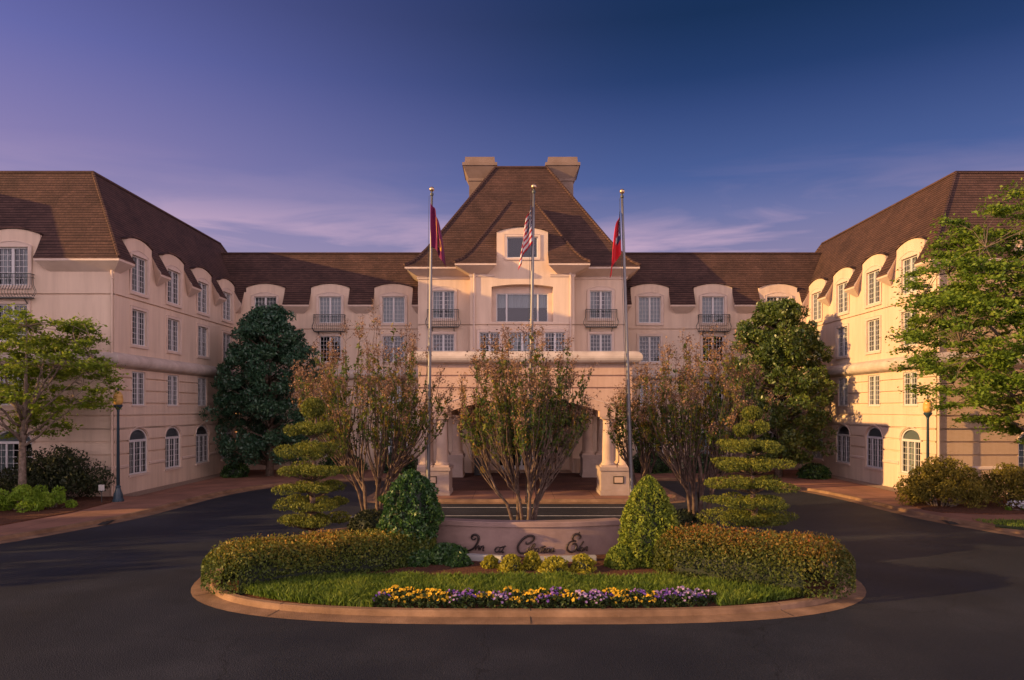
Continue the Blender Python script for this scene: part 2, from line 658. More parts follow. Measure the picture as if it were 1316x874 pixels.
def leaf_mat(name, stops, trans=.3, rough=.55, spec=.3):
    """colour from the face attribute 'rnd' (0..1, one value per leaf)"""
    m = bpy.data.materials.new(name)
    m.use_nodes = True
    t = m.node_tree
    b = t.nodes['Principled BSDF']
    o = t.nodes['Material Output']
    a = nd(m, 'ShaderNodeAttribute', attribute_name='rnd')
    rp = nd(m, 'ShaderNodeValToRGB')
    e = rp.color_ramp.elements
    while len(e) < len(stops):
        e.new(.5)
    for el, (p, c) in zip(e, stops):
        el.position = p
        el.color = (*c, 1)
    lk(m, a.outputs['Fac'], rp.inputs[0])
    lk(m, rp.outputs[0], b.inputs['Base Color'])
    b.inputs['Roughness'].default_value = rough
    b.inputs['Specular IOR Level'].default_value = spec
    tr = nd(m, 'ShaderNodeBsdfTranslucent')
    lk(m, rp.outputs[0], tr.inputs[0])
    mx = nd(m, 'ShaderNodeMixShader')
    mx.inputs[0].default_value = trans
    lk(m, b.outputs[0], mx.inputs[1])
    lk(m, tr.outputs[0], mx.inputs[2])
    lk(m, mx.outputs[0], o.inputs[0])
    return m


L = {}
L['magnolia'] = leaf_mat('magnolia_leaf', [(0, (.016, .052, .028)), (.5, (.034, .092, .046)), (1, (.07, .135, .058))], .12, .38, .5)
L['magnolia_sunlit'] = leaf_mat('magnolia_leaf_sunlit', [(0, (.03, .06, .013)), (.5, (.08, .12, .022)), (1, (.17, .185, .03))], .15, .38, .5)  # lit copy of the magnolia leaf, sunlight put into the colour
L['spring'] = leaf_mat('spring_leaf', [(0, (.09, .15, .016)), (.5, (.20, .28, .026)), (1, (.38, .40, .05))], .45)
L['spring_warm'] = leaf_mat('spring_leaf_green', [(0, (.08, .15, .018)), (.5, (.17, .26, .03)), (1, (.31, .35, .045))], .42)
L['myrtle'] = leaf_mat('myrtle_leaf', [(0, (.055, .105, .022)), (.4, (.12, .165, .026)), (.62, (.23, .22, .028)), (.82, (.26, .14, .03)), (1, (.40, .32, .035))], .4)
L['seed'] = leaf_mat('myrtle_seed', [(0, (.15, .08, .05)), (.5, (.29, .16, .09)), (1, (.42, .26, .16))], .2, .9)
L['topiary'] = leaf_mat('juniper_leaf', [(0, (.028, .048, .010)), (.5, (.125, .145, .018)), (1, (.30, .27, .034))], .2, .7)
L['cone'] = leaf_mat('spruce_leaf', [(0, (.055, .10, .012)), (.5, (.15, .20, .02)), (1, (.32, .33, .04))], .22, .7)
L['darkshrub'] = leaf_mat('holly_leaf', [(0, (.014, .045, .012)), (.6, (.04, .10, .024)), (1, (.12, .20, .035))], .18, .4, .5)
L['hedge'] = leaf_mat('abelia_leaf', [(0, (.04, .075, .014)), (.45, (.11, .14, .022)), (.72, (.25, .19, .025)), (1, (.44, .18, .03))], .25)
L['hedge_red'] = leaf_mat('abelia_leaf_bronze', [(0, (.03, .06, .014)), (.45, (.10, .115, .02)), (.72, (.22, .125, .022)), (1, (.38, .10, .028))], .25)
L['box'] = leaf_mat('box_leaf', [(0, (.13, .13, .012)), (.5, (.30, .27, .02)), (1, (.48, .40, .04))], .25)
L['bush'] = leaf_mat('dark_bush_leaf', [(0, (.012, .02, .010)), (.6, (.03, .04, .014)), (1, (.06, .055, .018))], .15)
L['cypress'] = leaf_mat('cypress_leaf', [(0, (.06, .06, .010)), (.5, (.16, .135, .02)), (1, (.32, .24, .035))], .2, .7)
L['lime'] = leaf_mat('lime_leaf', [(0, (.10, .19, .018)), (.5, (.21, .34, .028)), (1, (.36, .45, .05))], .38)
L['grass'] = leaf_mat('grass_blade', [(0, (.05, .09, .012)), (.5, (.12, .19, .022)), (1, (.26, .30, .04))], .35)
L['pansyleaf'] = leaf_mat('pansy_leaf', [(0, (.018, .035, .010)), (1, (.05, .08, .018))], .2)
L['yellowpetal'] = leaf_mat('petal_yellow', [(0, (.55, .30, .012)), (1, (.80, .50, .03))], .2)
L['purplepetal'] = leaf_mat('petal_purple', [(0, (.12, .035, .26)), (1, (.34, .17, .52))], .2)
L['lilacpetal'] = leaf_mat('petal_lilac', [(0, (.22, .12, .32)), (1, (.46, .33, .52))], .2)
L['whitepetal'] = leaf_mat('petal_white', [(0, (.45, .45, .55)), (1, (.75, .75, .78))], .2)

# ================================================================== GROUND
def poly_sheet(name, pts, z, m, kind='structure', skirt=0.0, parent=None):
    me = bpy.data.meshes.new(name)
    bm = bmesh.new()
    vs = [bm.verts.new((x, y, z)) for x, y in pts]
    f = bm.faces.new(vs)
    if f.normal.z < 0:
        f.normal_flip()
    f.normal_update()
    if f.normal.z < 0:
        f.normal_flip()
    if skirt:
        ext = bmesh.ops.extrude_edge_only(bm, edges=list(f.edges))
        for v in [g for g in ext['geom'] if isinstance(g, bmesh.types.BMVert)]:
            v.co.z -= skirt
    bmesh.ops.triangulate(bm, faces=[x for x in bm.faces if len(x.verts) > 4])
    bm.to_mesh(me)
    bm.free()
    me.materials.append(m)
    o = bpy.data.objects.new(name, me)
    COL.objects.link(o)
    if kind:
        o['kind'] = kind
    return o


def nrm2(a, b):
    d = Vector((b[0] - a[0], b[1] - a[1]))
    d.normalize()
    return Vector((d.y, -d.x))


def sweep(mb, path, prof, closed=False, mi=0, cap=False, flip=False):
    """sweep a profile of (outward, z) along a plan polyline; outward is on the right of travel"""
    n = len(path)
    mit = []
    for i in range(n):
        if closed:
            n1, n2 = nrm2(path[i - 1], path[i]), nrm2(path[i], path[(i + 1) % n])
        else:
            n1 = nrm2(path[i - 1], path[i]) if i > 0 else nrm2(path[0], path[1])
            n2 = nrm2(path[i], path[i + 1]) if i < n - 1 else n1
        mit.append((n1 + n2) / max(1 + n1.dot(n2), .2))
    P = [[(path[i][0] + mit[i].x * o, path[i][1] + mit[i].y * o, z) for (o, z) in prof] for i in range(n)]
    for i in range(n if closed else n - 1):
        A, B = P[i], P[(i + 1) % n]
        for k in range(len(prof) - 1):
            q = [A[k], B[k], B[k + 1], A[k + 1]]
            mb.face(q[::-1] if flip else q, mi)
    if cap and not closed:
        mb.face(P[0], mi)
        mb.face(P[-1][::-1], mi)
    return P


def smooth_path(pts, n=6):
    out = []
    P = [Vector(p) for p in pts]
    P = [P[0] * 2 - P[1]] + P + [P[-1] * 2 - P[-2]]
    for i in range(1, len(P) - 2):
        for k in range(n):
            t = k / n
            a, b, c, d = P[i - 1], P[i], P[i + 1], P[i + 2]
            out.append(0.5 * ((2 * b) + (c - a) * t + (2 * a - 5 * b + 4 * c - d) * t * t + (3 * b - 3 * c + d - a) * t ** 3))
    out.append(P[-2])
    return out


gs = MB()
gs.face([(-1500, -300, -.03), (1500, -300, -.03), (1500, 3000, -.03), (-1500, 3000, -.03)])
tag(gs.build('ground', M['soil']), kind='structure')
poly_sheet('road', [(-90, -40), (90, -40), (90, 52), (-90, 52)], 0.0, M['asphalt'])

KL = [(-60, 8), (-34, 10.2), (-24, 14.2), (-19.3, 19.0), (-17.0, 23.0), (-15.8, 26.3), (-15.15, 29), (-14.95, 32), (-14.8, 35.2), (-14.2, 38.5), (-12.9, 41.2), (-10.8, 43.3), (-8.3, 44.3)]
KLs = [tuple(p) for p in smooth_path([Vector(p) for p in KL], 5)]
mirror = lambda p: (2 * XA - p[0], p[1])
bump = [(-7.0, 44.2), (-6.65, 43.6), (-6.65, 35.2), (-6.35, 34.2), (-5.6, 33.75)]
kerb_line = KLs + bump + [mirror(p) for p in reversed(KLs + bump)]
# travel -X to +X keeps the road on the right-hand side
kb = MB()
sweep(kb, kerb_line, [(.48, .005), (.03, .03), (0.0, .13), (-.02, .15), (-.16, .155)])
tag(kb.build('kerb', M['concrete']), kind='structure')
walk_in = [(p[0], p[1]) for p in kerb_line]
wp = MB()
P_ = sweep(wp, kerb_line, [(-.16, .15), (-.162, .14)])
inner = [p[0][:2] for p in P_]
poly_sheet('pavement', inner + [(62, 70), (-62, 70)], .15, M['walk'])
# gutter inlets
for (cx, cy, a) in ((-15.3, 27.9, 104), (2 * XA + 15.35, 28.0, 76)):
    g = MB()
    g.box(-.75, .75, -.16, .16, 0, .012)
    for k in range(7):
        g.box(-.65 + k * .2, -.55 + k * .2, -.13, .13, .012, .03)
    o = g.build('drain_grate', M['grate'], local=True)
    o.location = (cx, cy, .028)
    o.rotation_euler = (0, 0, R(a))
    tag(o, 'dark drain grate in the gutter on the %s side of the drive' % ('lamp post' if cx < 0 else 'golden bush'), 'drain grate')

tag(poly_sheet('mulch_bed', [(-60, 16), (-30, 16.4), (-24.5, 18.6), (-20.2, 22.2), (-18.2, 26), (-17.6, 29.5), (-17.75, 32.6), (-18.4, 34.0), (-18.4, 34.6), (-27.9, 34.6), (-60, 34.6)], .185, M['mulch'], skirt=.04))
tag(poly_sheet('mulch_bed', [mirror(p) for p in [(-15.7, 30.2), (-16.0, 29.4), (-17.6, 28.9), (-19, 29.0), (-45, 29.0), (-45, 34.6), (-18.4, 34.6), (-17.2, 33.6), (-16, 32)]][::-1], .185, M['mulch'], skirt=.04))
poly_sheet('lawn_turf', [(16.9, 25.95), (17.9, 27.3), (22, 27.6), (40, 27.6), (40, 19), (22.5, 19.2), (18.6, 23.2)], .175, M['soil'], skirt=.03)
for sx in (1, -1):
    pts = [(XA - sx * 19.3, 34.9), (XA - sx * 18.35, 34.9), (XA - sx * 18.5, 47), (XA - sx * 19.3, 47)]
    tag(poly_sheet('gravel_strip', pts if sx > 0 else pts[::-1], .165, M['gravel']))
poly_sheet('paver_apron', [(XA - 5.3, 37.4), (XA + 5.3, 37.4), (XA + 5.3, 50), (XA - 5.3, 50)], .155, M['pavers'])
# painted lines on the drive behind the island
for (x0, x1, y) in ((-4.6, 5.6, 32.1), (-3.4, 4.6, 29.6)):
    poly_sheet('road_marking', [(x0, y - .06), (x1, y - .06), (x1, y + .06), (x0, y + .06)], .004, M['paint'])
for i in range(5):
    for x0 in (-8.6, 7.0):
        poly_sheet('road_marking', [(x0 + i * .5, 29.2 + .6 * (i % 2)), (x0 + .3 + i * .5, 29.2 + .6 * (i % 2)), (x0 + .3 + i * .5, 29.32 + .6 * (i % 2)), (x0 + i * .5, 29.32 + .6 * (i % 2))], .004, M['paint'])

# the island: a rounded oblong bed in the drive
IC = (XA - .2, 20.9)


def island(a, b, n=72, e=3.2):
    out = []
    for k in range(n):
        t = 2 * math.pi * k / n
        c, s_ = math.cos(t), math.sin(t)
        out.append((IC[0] + a * abs(c) ** (2 / e) * (1 if c >= 0 else -1), IC[1] + b * abs(s_) ** (2 / e) * (1 if s_ >= 0 else -1)))
    return out


def in_island(x, y, a=7.75, b=5.55, e=3.2):
    return (abs(x - IC[0]) / a) ** e + (abs(y - IC[1]) / b) ** e < 1


ring = island(8.4, 6.2)
ik = MB()
sweep(ik, ring, [(0, .005), (-.42, .035), (-.44, .125), (-.47, .155), (-.60, .16), (-.62, .05)], closed=True)
# saw cuts across the kerb
tag(ik.build('island_kerb', M['concrete']), kind='structure')
jc = MB()
for k in range(0, 72, 6):
    a_ = Vector(ring[k])
    c_ = Vector(IC)
    d_ = nrm2(ring[k - 1], ring[(k + 1) % 72])
    t_ = Vector((-d_.y, d_.x)) * .009
    p0, p1, p2 = a_ - d_ * .02, a_ - d_ * .425, a_ - d_ * .605
    for (q0, q1, z0, z1) in ((p0, p1, .013, .039), (a_ - d_ * .47, p2, .158, .163)):
        jc.face([(*(q0 - t_), z0), (*(q0 + t_), z0), (*(q1 + t_), z1), (*(q1 - t_), z1)])
    jc.face([(*(a_ - d_ * .416 - t_), .03), (*(a_ - d_ * .416 + t_), .03), (*(a_ - d_ * .467 + t_), .16), (*(a_ - d_ * .467 - t_), .16)])
tag(jc.build('kerb_joints', M['grate']), kind='structure')
# mound of mulch inside
md = MB()
prev = None
for (a, b, z) in ((7.80, 5.60, .10), (7.2, 5.0, .17), (5.5, 3.6, .24), (3, 1.8, .27), (.05, .03, .28)):
    r_ = [(x, y, z) for x, y in island(a, b)]
    if prev:
        for k in range(72):
            md.face([prev[k], prev[(k + 1) % 72], r_[(k + 1) % 72], r_[k]])
    prev = r_
tag(md.build('planting_bed', M['mulch'], smooth=True), kind='structure')


# ================================================================== THE HOTEL
hotel = empty('hotel_building', (XA, 50, .15), 'four storey cream stucco hotel with steep brown shingled mansard roofs round the drive', 'hotel')
roofs = MB()
roof_c = MB()


class WallP:
    def __init__(s, o, ang, L0):
        s.o, s.ang, s.L = Vector((o[0], o[1], 0)), ang, L0
        s.u = Vector((math.cos(ang), math.sin(ang), 0))
        s.i = Vector((-s.u.y, s.u.x, 0))       # inward

    def P(s, a, z, dep=0.0):
        p = s.o + s.u * a + s.i * dep
        return (p.x, p.y, z)


def arch_pts(c, w, zt, rise, n=12):
    """points of a segmental/elliptic arch from left to right"""
    out = []
    for k in range(n + 1):
        t = math.pi * (1 - k / n)
        out.append((c + w / 2 * math.cos(t), zt - rise + rise * math.sin(t)))
    return out


def seg_pts(c, w, zsp, rise, n=12):
    Rr = (w * w / 4 + rise * rise) / (2 * rise)
    out = []
    for k in range(n + 1):
        x = -w / 2 + w * k / n
        out.append((c + x, zsp + math.sqrt(max(Rr * Rr - x * x, 0)) - (Rr - rise)))
    return out


GROOVES = [2.10, 2.72, 3.33, 3.95, 4.56, 5.18, 5.79]


def build_wall(W, z0, ztop, ops, grooves=(), dorm=None, name='wall', parent=hotel, matl=None, backz=None):
    """ops: dicts c,w,zb,zt,rise,back,through;  dorm: dict(list=[s], hw, z1, rise, base)"""
    mb = MB()
    GW, GD = .04, .09
    ss = {0.0, W.L}
    zs = {z0, ztop}
    for o in ops:
        ss |= {o['c'] - o['w'] / 2, o['c'] + o['w'] / 2}
        zs |= {o['zb'], o['zt']}
    gb = []
    for g in grooves:
        if z0 < g - GW and g + GW < ztop:
            zs |= {g - GW, g + GW}
            gb.append((g - GW, g + GW))
    if dorm:
        zs |= {dorm['z1']}
        for s_ in dorm['list']:
            ss |= {s_ - dorm['hw'], s_ + dorm['hw']}
    ss = sorted(x for x in ss if -1e-6 <= x <= W.L + 1e-6)
    ss = [x for i, x in enumerate(ss) if i == 0 or x - ss[i - 1] > 1e-4]
    zs = sorted(zs)
    zs = [x for i, x in enumerate(zs) if i == 0 or x - zs[i - 1] > 1e-4]
    for i in range(len(ss) - 1):
        for j in range(len(zs) - 1):
            a, b, c, d = ss[i], ss[i + 1], zs[j], zs[j + 1]
            sm, zm = (a + b) / 2, (c + d) / 2
            if any(abs(sm - o['c']) < o['w'] / 2 and o['zb'] < zm < o['zt'] for o in ops):
                continue
            if zm > ztop and not (dorm and any(abs(sm - q) < dorm['hw'] for q in dorm['list'])):
                continue
            if any(g0 - 1e-5 < zm < g1 + 1e-5 for g0, g1 in gb):
                mb.face([W.P(a, c, GD), W.P(b, c, GD), W.P(b, d, GD), W.P(a, d, GD)])
                mb.face([W.P(a, c), W.P(b, c), W.P(b, c, GD), W.P(a, c, GD)])
                mb.face([W.P(a, d, GD), W.P(b, d, GD), W.P(b, d), W.P(a, d)])
            else:
                mb.face([W.P(a, c), W.P(b, c), W.P(b, d), W.P(a, d)])
    for o in ops:
        c, w, zb, zt, rise = o['c'], o['w'], o['zb'], o['zt'], o.get('rise', 0)
        l, r = c - w / 2, c + w / 2
        dep = o.get('back', .75)
        rev = o.get('rev', .16)
        zsp = zt - rise
        head = [(l, zt), (r, zt)]
        if rise:
            head = (seg_pts(c, w, zsp, rise) if o.get('seg') else arch_pts(c, w, zt, rise))
            for k in range(len(head) - 1):
                (x0, y0), (x1, y1) = head[k], head[k + 1]
                mb.face([W.P(x0, y0), W.P(x1, y1), W.P(x1, zt), W.P(x0, zt)])
        loop = [(l, zb)] + ([] if not rise and False else [(l, zsp)]) + head[1:-1] + [(r, zsp), (r, zb)]
        loop = [q for k, q in enumerate(loop) if k == 0 or (abs(q[0] - loop[k - 1][0]) + abs(q[1] - loop[k - 1][1])) > 1e-5]
        nl = len(loop)
        for k in range(nl):
            p, q = loop[k], loop[(k + 1) % nl]
            if o.get('open') and k == nl - 1:
                continue
            mb.face([W.P(*p), W.P(*q), W.P(*q, rev), W.P(*p, rev)])
            if not o.get('through'):
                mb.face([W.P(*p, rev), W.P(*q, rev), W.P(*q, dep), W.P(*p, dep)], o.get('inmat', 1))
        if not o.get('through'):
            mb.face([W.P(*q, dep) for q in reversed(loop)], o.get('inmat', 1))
    if dorm:
        hw, z1, rise = dorm['hw'], dorm['z1'], dorm['rise']
        for s_ in dorm['list']:
            arc = seg_pts(s_, 2 * hw, z1, rise)
            mb.face([W.P(*q) for q in arc])
            for sg in (-1, 1):
                mb.face([W.P(s_ + sg * hw, dorm['base'], 0), W.P(s_ + sg * hw, dorm['base'], .6), W.P(s_ + sg * hw, z1, .6), W.P(s_ + sg * hw, z1, 0)])
            # barrel roof over the dormer, a slab a little proud of the front
            arcw = seg_pts(s_, 2 * hw + .10, z1 - .01, rise + .03)
            top = [(x, y + .07) for x, y in arcw]
            bd = dorm.get('deep', 1.3)
            for k in range(len(arcw) - 1):
                roofs.face([W.P(*top[k], -.07), W.P(*top[k + 1], -.07), W.P(*top[k + 1], bd), W.P(*top[k], bd)])
                roofs.face([W.P(*arcw[k], -.07), W.P(*arcw[k + 1], -.07), W.P(*top[k + 1], -.07), W.P(*top[k], -.07)])
                roofs.face([W.P(*arcw[k], 0), W.P(*arcw[k + 1], 0), W.P(*arcw[k + 1], -.07), W.P(*arcw[k], -.07)])
            for k in (0, -1):
                roofs.face([W.P(*arcw[k], -.07), W.P(*top[k], -.07), W.P(*top[k], bd), W.P(*arcw[k], bd)])
    return mb.build(name, [matl or M['stucco'], M['dark']], parent)


M['fan'] = mat('fanlight_panel', (.30, .30, .31), .6, .3)
# ---- windows -------------------------------------------------------------
def arc_bar(mb, pts, t, y0, y1, c):
    """a bar of thickness t that follows pts in the XZ plane, thickness towards centre c"""
    inn = []
    for (x, z) in pts:
        d = Vector((c[0] - x, c[1] - z))
        d.normalize()
        inn.append((x + d.x * t, z + d.y * t))
    for k in range(len(pts) - 1):
        a, b, c2, d2 = pts[k], pts[k + 1], inn[k + 1], inn[k]
        mb.face([(d2[0], y0, d2[1]), (c2[0], y0, c2[1]), (b[0], y0, b[1]), (a[0], y0, a[1])])
        mb.face([(d2[0], y0, d2[1]), (d2[0], y1, d2[1]), (c2[0], y1, c2[1]), (c2[0], y0, c2[1])])
        mb.face([(a[0], y0, a[1]), (b[0], y0, b[1]), (b[0], y1, b[1]), (a[0], y1, a[1])])


def bars(mb, x0, x1, z0, z1, cols, rows, y, t=.02):
    for k in range(1, cols):
        x = x0 + (x1 - x0) * k / cols
        mb.box(x - t / 2, x + t / 2, y, y + .03, z0, z1)
    for k in range(1, rows):
        z = z0 + (z1 - z0) * k / rows
        mb.box(x0, x1, y + .004, y + .026, z - t / 2, z + t / 2)


def frame_mesh(kind, w, h, rise=0):
    mb = MB()
    f = .065
    y0, y1 = .07, .15
    if kind == 'casement':
        mb.box(-w / 2, -w / 2 + f, y0, y1, 0, h)
        mb.box(w / 2 - f, w / 2, y0, y1, 0, h)
        mb.box(-w / 2 + f, w / 2 - f, y0, y1, 0, f)
        mb.box(-w / 2 + f, w / 2 - f, y0, y1, h - f, h)
        mb.box(-.065, .065, y0 - .015, y1, f, h - f)
        for sx in (-1, 1):
            xa, xb = sorted((sx * .065, sx * (w / 2 - f)))
            bars(mb, xa, xb, f, h - f, 3, 6, .09)
    elif kind == 'arched':
        zs = h - rise
        mb.box(-w / 2, -w / 2 + f, y0, y1, 0, zs)
        mb.box(w / 2 - f, w / 2, y0, y1, 0, zs)
        mb.box(-w / 2 + f, w / 2 - f, y0, y1, 0, .08)
        mb.box(-w / 2 + f, w / 2 - f, y0 - .01, y1, zs - .07, zs + .05)
        arc_bar(mb, arch_pts(0, w, h, rise), f + .01, y0, y1, (0, zs - .3))
        for sx in (-1, 1):
            mb.box(sx * w / 6 - .045, sx * w / 6 + .045, y0 - .012, y1, .08, zs - .07)
        for k in range(3):
            xa = -w / 2 + f + (w - 2 * f) * k / 3
            bars(mb, xa + .02, xa + (w - 2 * f) / 3 - .02, .08, zs - .07, 2, 5, .09)
    elif kind == 'picture':
        mb.box(-w / 2, -w / 2 + f, y0, y1, 0, h)
        mb.box(w / 2 - f, w / 2, y0, y1, 0, h)
        mb.box(-w / 2 + f, w / 2 - f, y0, y1, 0, f)
        mb.box(-w / 2 + f, w / 2 - f, y0, y1, h - f, h)
        for x in ((-w * .30, w * .30) if w > 2.5 else ()):
            mb.box(x - .05, x + .05, y0 - .01, y1, f, h - f)
    elif kind == 'door':
        n = 4
        mb.box(-w / 2, w / 2, y0, y1, h - .12, h)
        mb.box(-w / 2, w / 2, y0, y1, h * .76, h * .76 + .08)
        for k in range(n + 1):
            x = -w / 2 + w * k / n
            mb.box(max(x - .07, -w / 2), min(x + .07, w / 2), y0 - .01, y1, 0, h - .12)
        for k in range(n):
            xa = -w / 2 + w * k / n
            mb.box(xa + .07, xa + w / n - .07, y0, y1, 0, .28)
            bars(mb, xa + .07, xa + w / n - .07, .28, h * .76, 2, 5, .09)
    me_o = mb.build('window', M['white'], local=True)
    return me_o


def surround_mesh(kind, w, h, rise=0):
    mb = MB()
    b = .17
    p0, p1 = -.055, .0
    if kind == 'archhead':       # square window under a shallow arched head
        hw = w / 2 + b
        mb.box(-hw, -w / 2, p0, p1, -.02, h)
        mb.box(w / 2, hw, p0, p1, -.02, h)
        mb.box(-hw, hw, p0 - .03, p1, -.17, -.02)
        arc = seg_pts(0, 2 * hw, h + .05, .22, 10)
        mb.face([(-hw, p0, h), (hw, p0, h)] + [(x, p0, z) for x, z in reversed(arc)])
        arc = [(-hw, h)] + arc + [(hw, h)]
        for k in range(len(arc) - 1):
            (x0, z0), (x1, z1) = arc[k], arc[k + 1]
            mb.face([(x0, p0, z0), (x1, p0, z1), (x1, p1, z1), (x0, p1, z0)])
        mb.face([(-w / 2, p0, h), (w / 2, p0, h), (w / 2, p1, h), (-w / 2, p1, h)])
        # raised outer bead
        q = [(-hw, -.02)] + arc + [(hw, -.02)]
        mb.tube([(x, p0, z) for x, z in q], .028, 5)
    elif kind == 'square':
        hw = w / 2 + .14
        mb.box(-hw, -w / 2, p0, p1, 0, h)
        mb.box(w / 2, hw, p0, p1, 0, h)
        mb.box(-hw, hw, p0, p1, h, h + .14)
        mb.box(-hw, hw, p0 - .03, p1, -.13, 0)
        mb.tube([(-hw, p0, 0), (-hw, p0, h + .14), (hw, p0, h + .14), (hw, p0, 0)], .022, 5)
    elif kind == 'sill':
        mb.box(-w / 2 - .06, w / 2 + .06, -.04, p1, -.07, 0)
    elif kind == 'arch':
        zs = h - rise
        mb.box(-w / 2 - .10, w / 2 + .10, -.07, p1, -.10, 0)
        out = arch_pts(0, w + .14, h + .07, rise + .07, 12)
        mb.tube([(-w / 2 - .07, -.01, zs - .05)] + [(x, -.01, z) for x, z in out] + [(w / 2 + .07, -.01, zs - .05)], .032, 5)
    return mb.build('surround', M['trim'], local=True)


def pane_mesh(w, h, rise=0):
    mb = MB()
    if rise:
        a = arch_pts(0, w, h, rise)
        mb.face([(-w / 2, .115, 0), (w / 2, .115, 0)] + [(x, .115, z) for x, z in reversed(a)])
    else:
        mb.face([(-w / 2, .115, 0), (w / 2, .115, 0), (w / 2, .115, h), (-w / 2, .115, h)])
    return mb.build('pane', M['glass'], local=True)


def curtain_mesh(w, h, style):
    mb = MB()
    n = 40
    spans = {'sides': [(-.5, -.22), (.22, .5)], 'full': [(-.5, .5)], 'left': [(-.5, -.08)], 'half': [(-.5, .5)]}[style]
    zlo = h * .52 if style == 'half' else .03
    for a, b in spans:
        pts = [(w * (a + (b - a) * k / n), .33 + .035 * math.sin(k * (b - a) * 2.6)) for k in range(n + 1)]
        for k in range(n):
            (x0, y0), (x1, y1) = pts[k], pts[k + 1]
            mb.face([(x0, y0, zlo), (x1, y1, zlo), (x1, y1, h - .02), (x0, y0, h - .02)])
    return mb.build('curtain', M['curtain'] if style != 'half' else M['blind'], local=True, smooth=True)


def fan_mesh(w, h, rise):
    mb = MB()
    a = arch_pts(0, w, h - .02, rise)
    mb.face([(-w / 2, .16, h - rise - .02), (w / 2, .16, h - rise - .02)] + [(x, .16, z) for x, z in reversed(a)])
    return mb.build('blind', M['fan'], local=True)


PROTO = {}


def place_window(W, op, kind, sur, style=None):
    """a window part (frame) with its pane, surround and curtain as sub-parts"""
    w, h, rise = op['w'], op['zt'] - op['zb'], op.get('rise', 0)
    key = (kind, round(w, 2), round(h, 2), round(rise, 2))

    def get(k2, fn):
        kk = key + (k2,)
        if kk not in PROTO:
            o = fn()
            PROTO[kk] = o.data
            bpy.data.objects.remove(o)
        return PROTO[kk]
    par = bpy.data.objects.new('door' if kind == 'door' else 'window', get('f', lambda: frame_mesh(kind, w, h, rise)))
    COL.objects.link(par)
    par.parent = hotel
    par.location = Vector(W.P(op['c'], op['zb'])) - WL['hotel_building']
    par.rotation_euler = (0, 0, W.ang)
    subs = [('pane', get('p', lambda: pane_mesh(w, h, rise)))]
    if sur:
        subs.append(('surround', get('s' + sur, lambda: surround_mesh(sur, w, h, rise))))
    if kind == 'arched':
        subs.append(('blind', get('b', lambda: fan_mesh(w, h, rise))))
    if style:
        subs.append(('curtain', get('c' + style, lambda: curtain_mesh(w, h - rise, style))))
    for n_, me in subs:
        s_ = bpy.data.objects.new(n_, me)
        COL.objects.link(s_)
        s_.parent = par
    return par


def K4(c): return dict(c=c, w=1.52, zb=10.1, zt=11.9, k='casement', s='archhead')
def K3(c): return dict(c=c, w=1.46, zb=7.45, zt=9.22, k='casement', s='square')
def K2(c): return dict(c=c, w=1.32, zb=4.46, zt=6.14, k='casement', s='sill')
def K1(c): return dict(c=c, w=1.86, zb=1.02, zt=3.30, rise=.60, k='arched', s='arch')


CST = [None, 'sides', None, 'full', None, 'sides', None, 'left', None, 'half']
wcount = [0]


def put_windows(W, ops, force=None):
    for o in ops:
        st = CST[(wcount[0] * 7 + 3) % 10] if force is None else force
        if o['k'] == 'picture':
            st = None
        elif o['k'] == 'arched':
            st = ('full', 'sides', 'full', 'left')[wcount[0] % 4]
        elif W.o.y > 50 and abs(W.ang) < .1 and o['zb'] > 10:
            st = 'full'
        wcount[0] += 1
        place_window(W, o, o['k'], o['s'], st)


# ---- eaves ---------------------------------------------------------------
def flush_roof():
    global roofs
    if roofs.f:
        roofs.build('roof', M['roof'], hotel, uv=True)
    roofs = MB()


def eave_piece(path, ov, ze, prof, zsof, taper=(.45, .45)):
    eave_mb = MB()
    """overhanging strip of roof between two dormers, with fascia and the coved soffit tapering into the wall"""
    sweep(roofs, path, prof, cap=False)
    sweep(roofs, path, [(ov, ze - .06), (ov, ze)], cap=False)
    P = sweep(eave_mb, path, [(ov - .02, ze - .16), (ov - .02, ze - .06), (ov, ze - .06)])
    n = len(path)
    W0 = []
    for i in range(n):
        p = Vector((path[i][0], path[i][1], zsof))
        if i == 0:
            d = Vector((path[1][0] - path[0][0], path[1][1] - path[0][1], 0))
            p += d.normalized() * min(taper[0], d.length * .45)
        if i == n - 1:
            d = Vector((path[i - 1][0] - path[i][0], path[i - 1][1] - path[i][1], 0))
            p += d.normalized() * min(taper[1], d.length * .45)
        W0.append(p)
    for i in range(n - 1):
        eave_mb.face([W0[i], W0[i + 1], P[i + 1][0], P[i][0]])
        # a small block where the cove dies into the wall
    for i, rev in ((0, False), (n - 1, True)):
        top = Vector((path[i][0], path[i][1], prof[-1][1]))
        # points of the roof profile at that end
        dn = nrm2(path[0], path[1]) if i == 0 else nrm2(path[-2], path[-1])
        edge = [Vector((path[i][0] + dn.x * o, path[i][1] + dn.y * o, z)) for o, z in reversed(prof)]
        poly = edge + [Vector(P[i][1]), Vector(P[i][0]), W0[i]]
        eave_mb.face(poly if not rev else poly[::-1])
    eave_mb.build('eave', M['trim'], hotel)


MAN = 1.716
ZE, OV = 11.34, .5
LOW = [(OV, ZE), (.32, ZE + .26), (0, 12.2)]
HW = 1.30


def mansard_top(path, ztop):
    k = (ztop - 12.2) / MAN
    sweep(roofs, path, [(0.0, 12.2), (-k, ztop), (-k - .25, ztop + .06), (-k - .55, ztop + .02)])


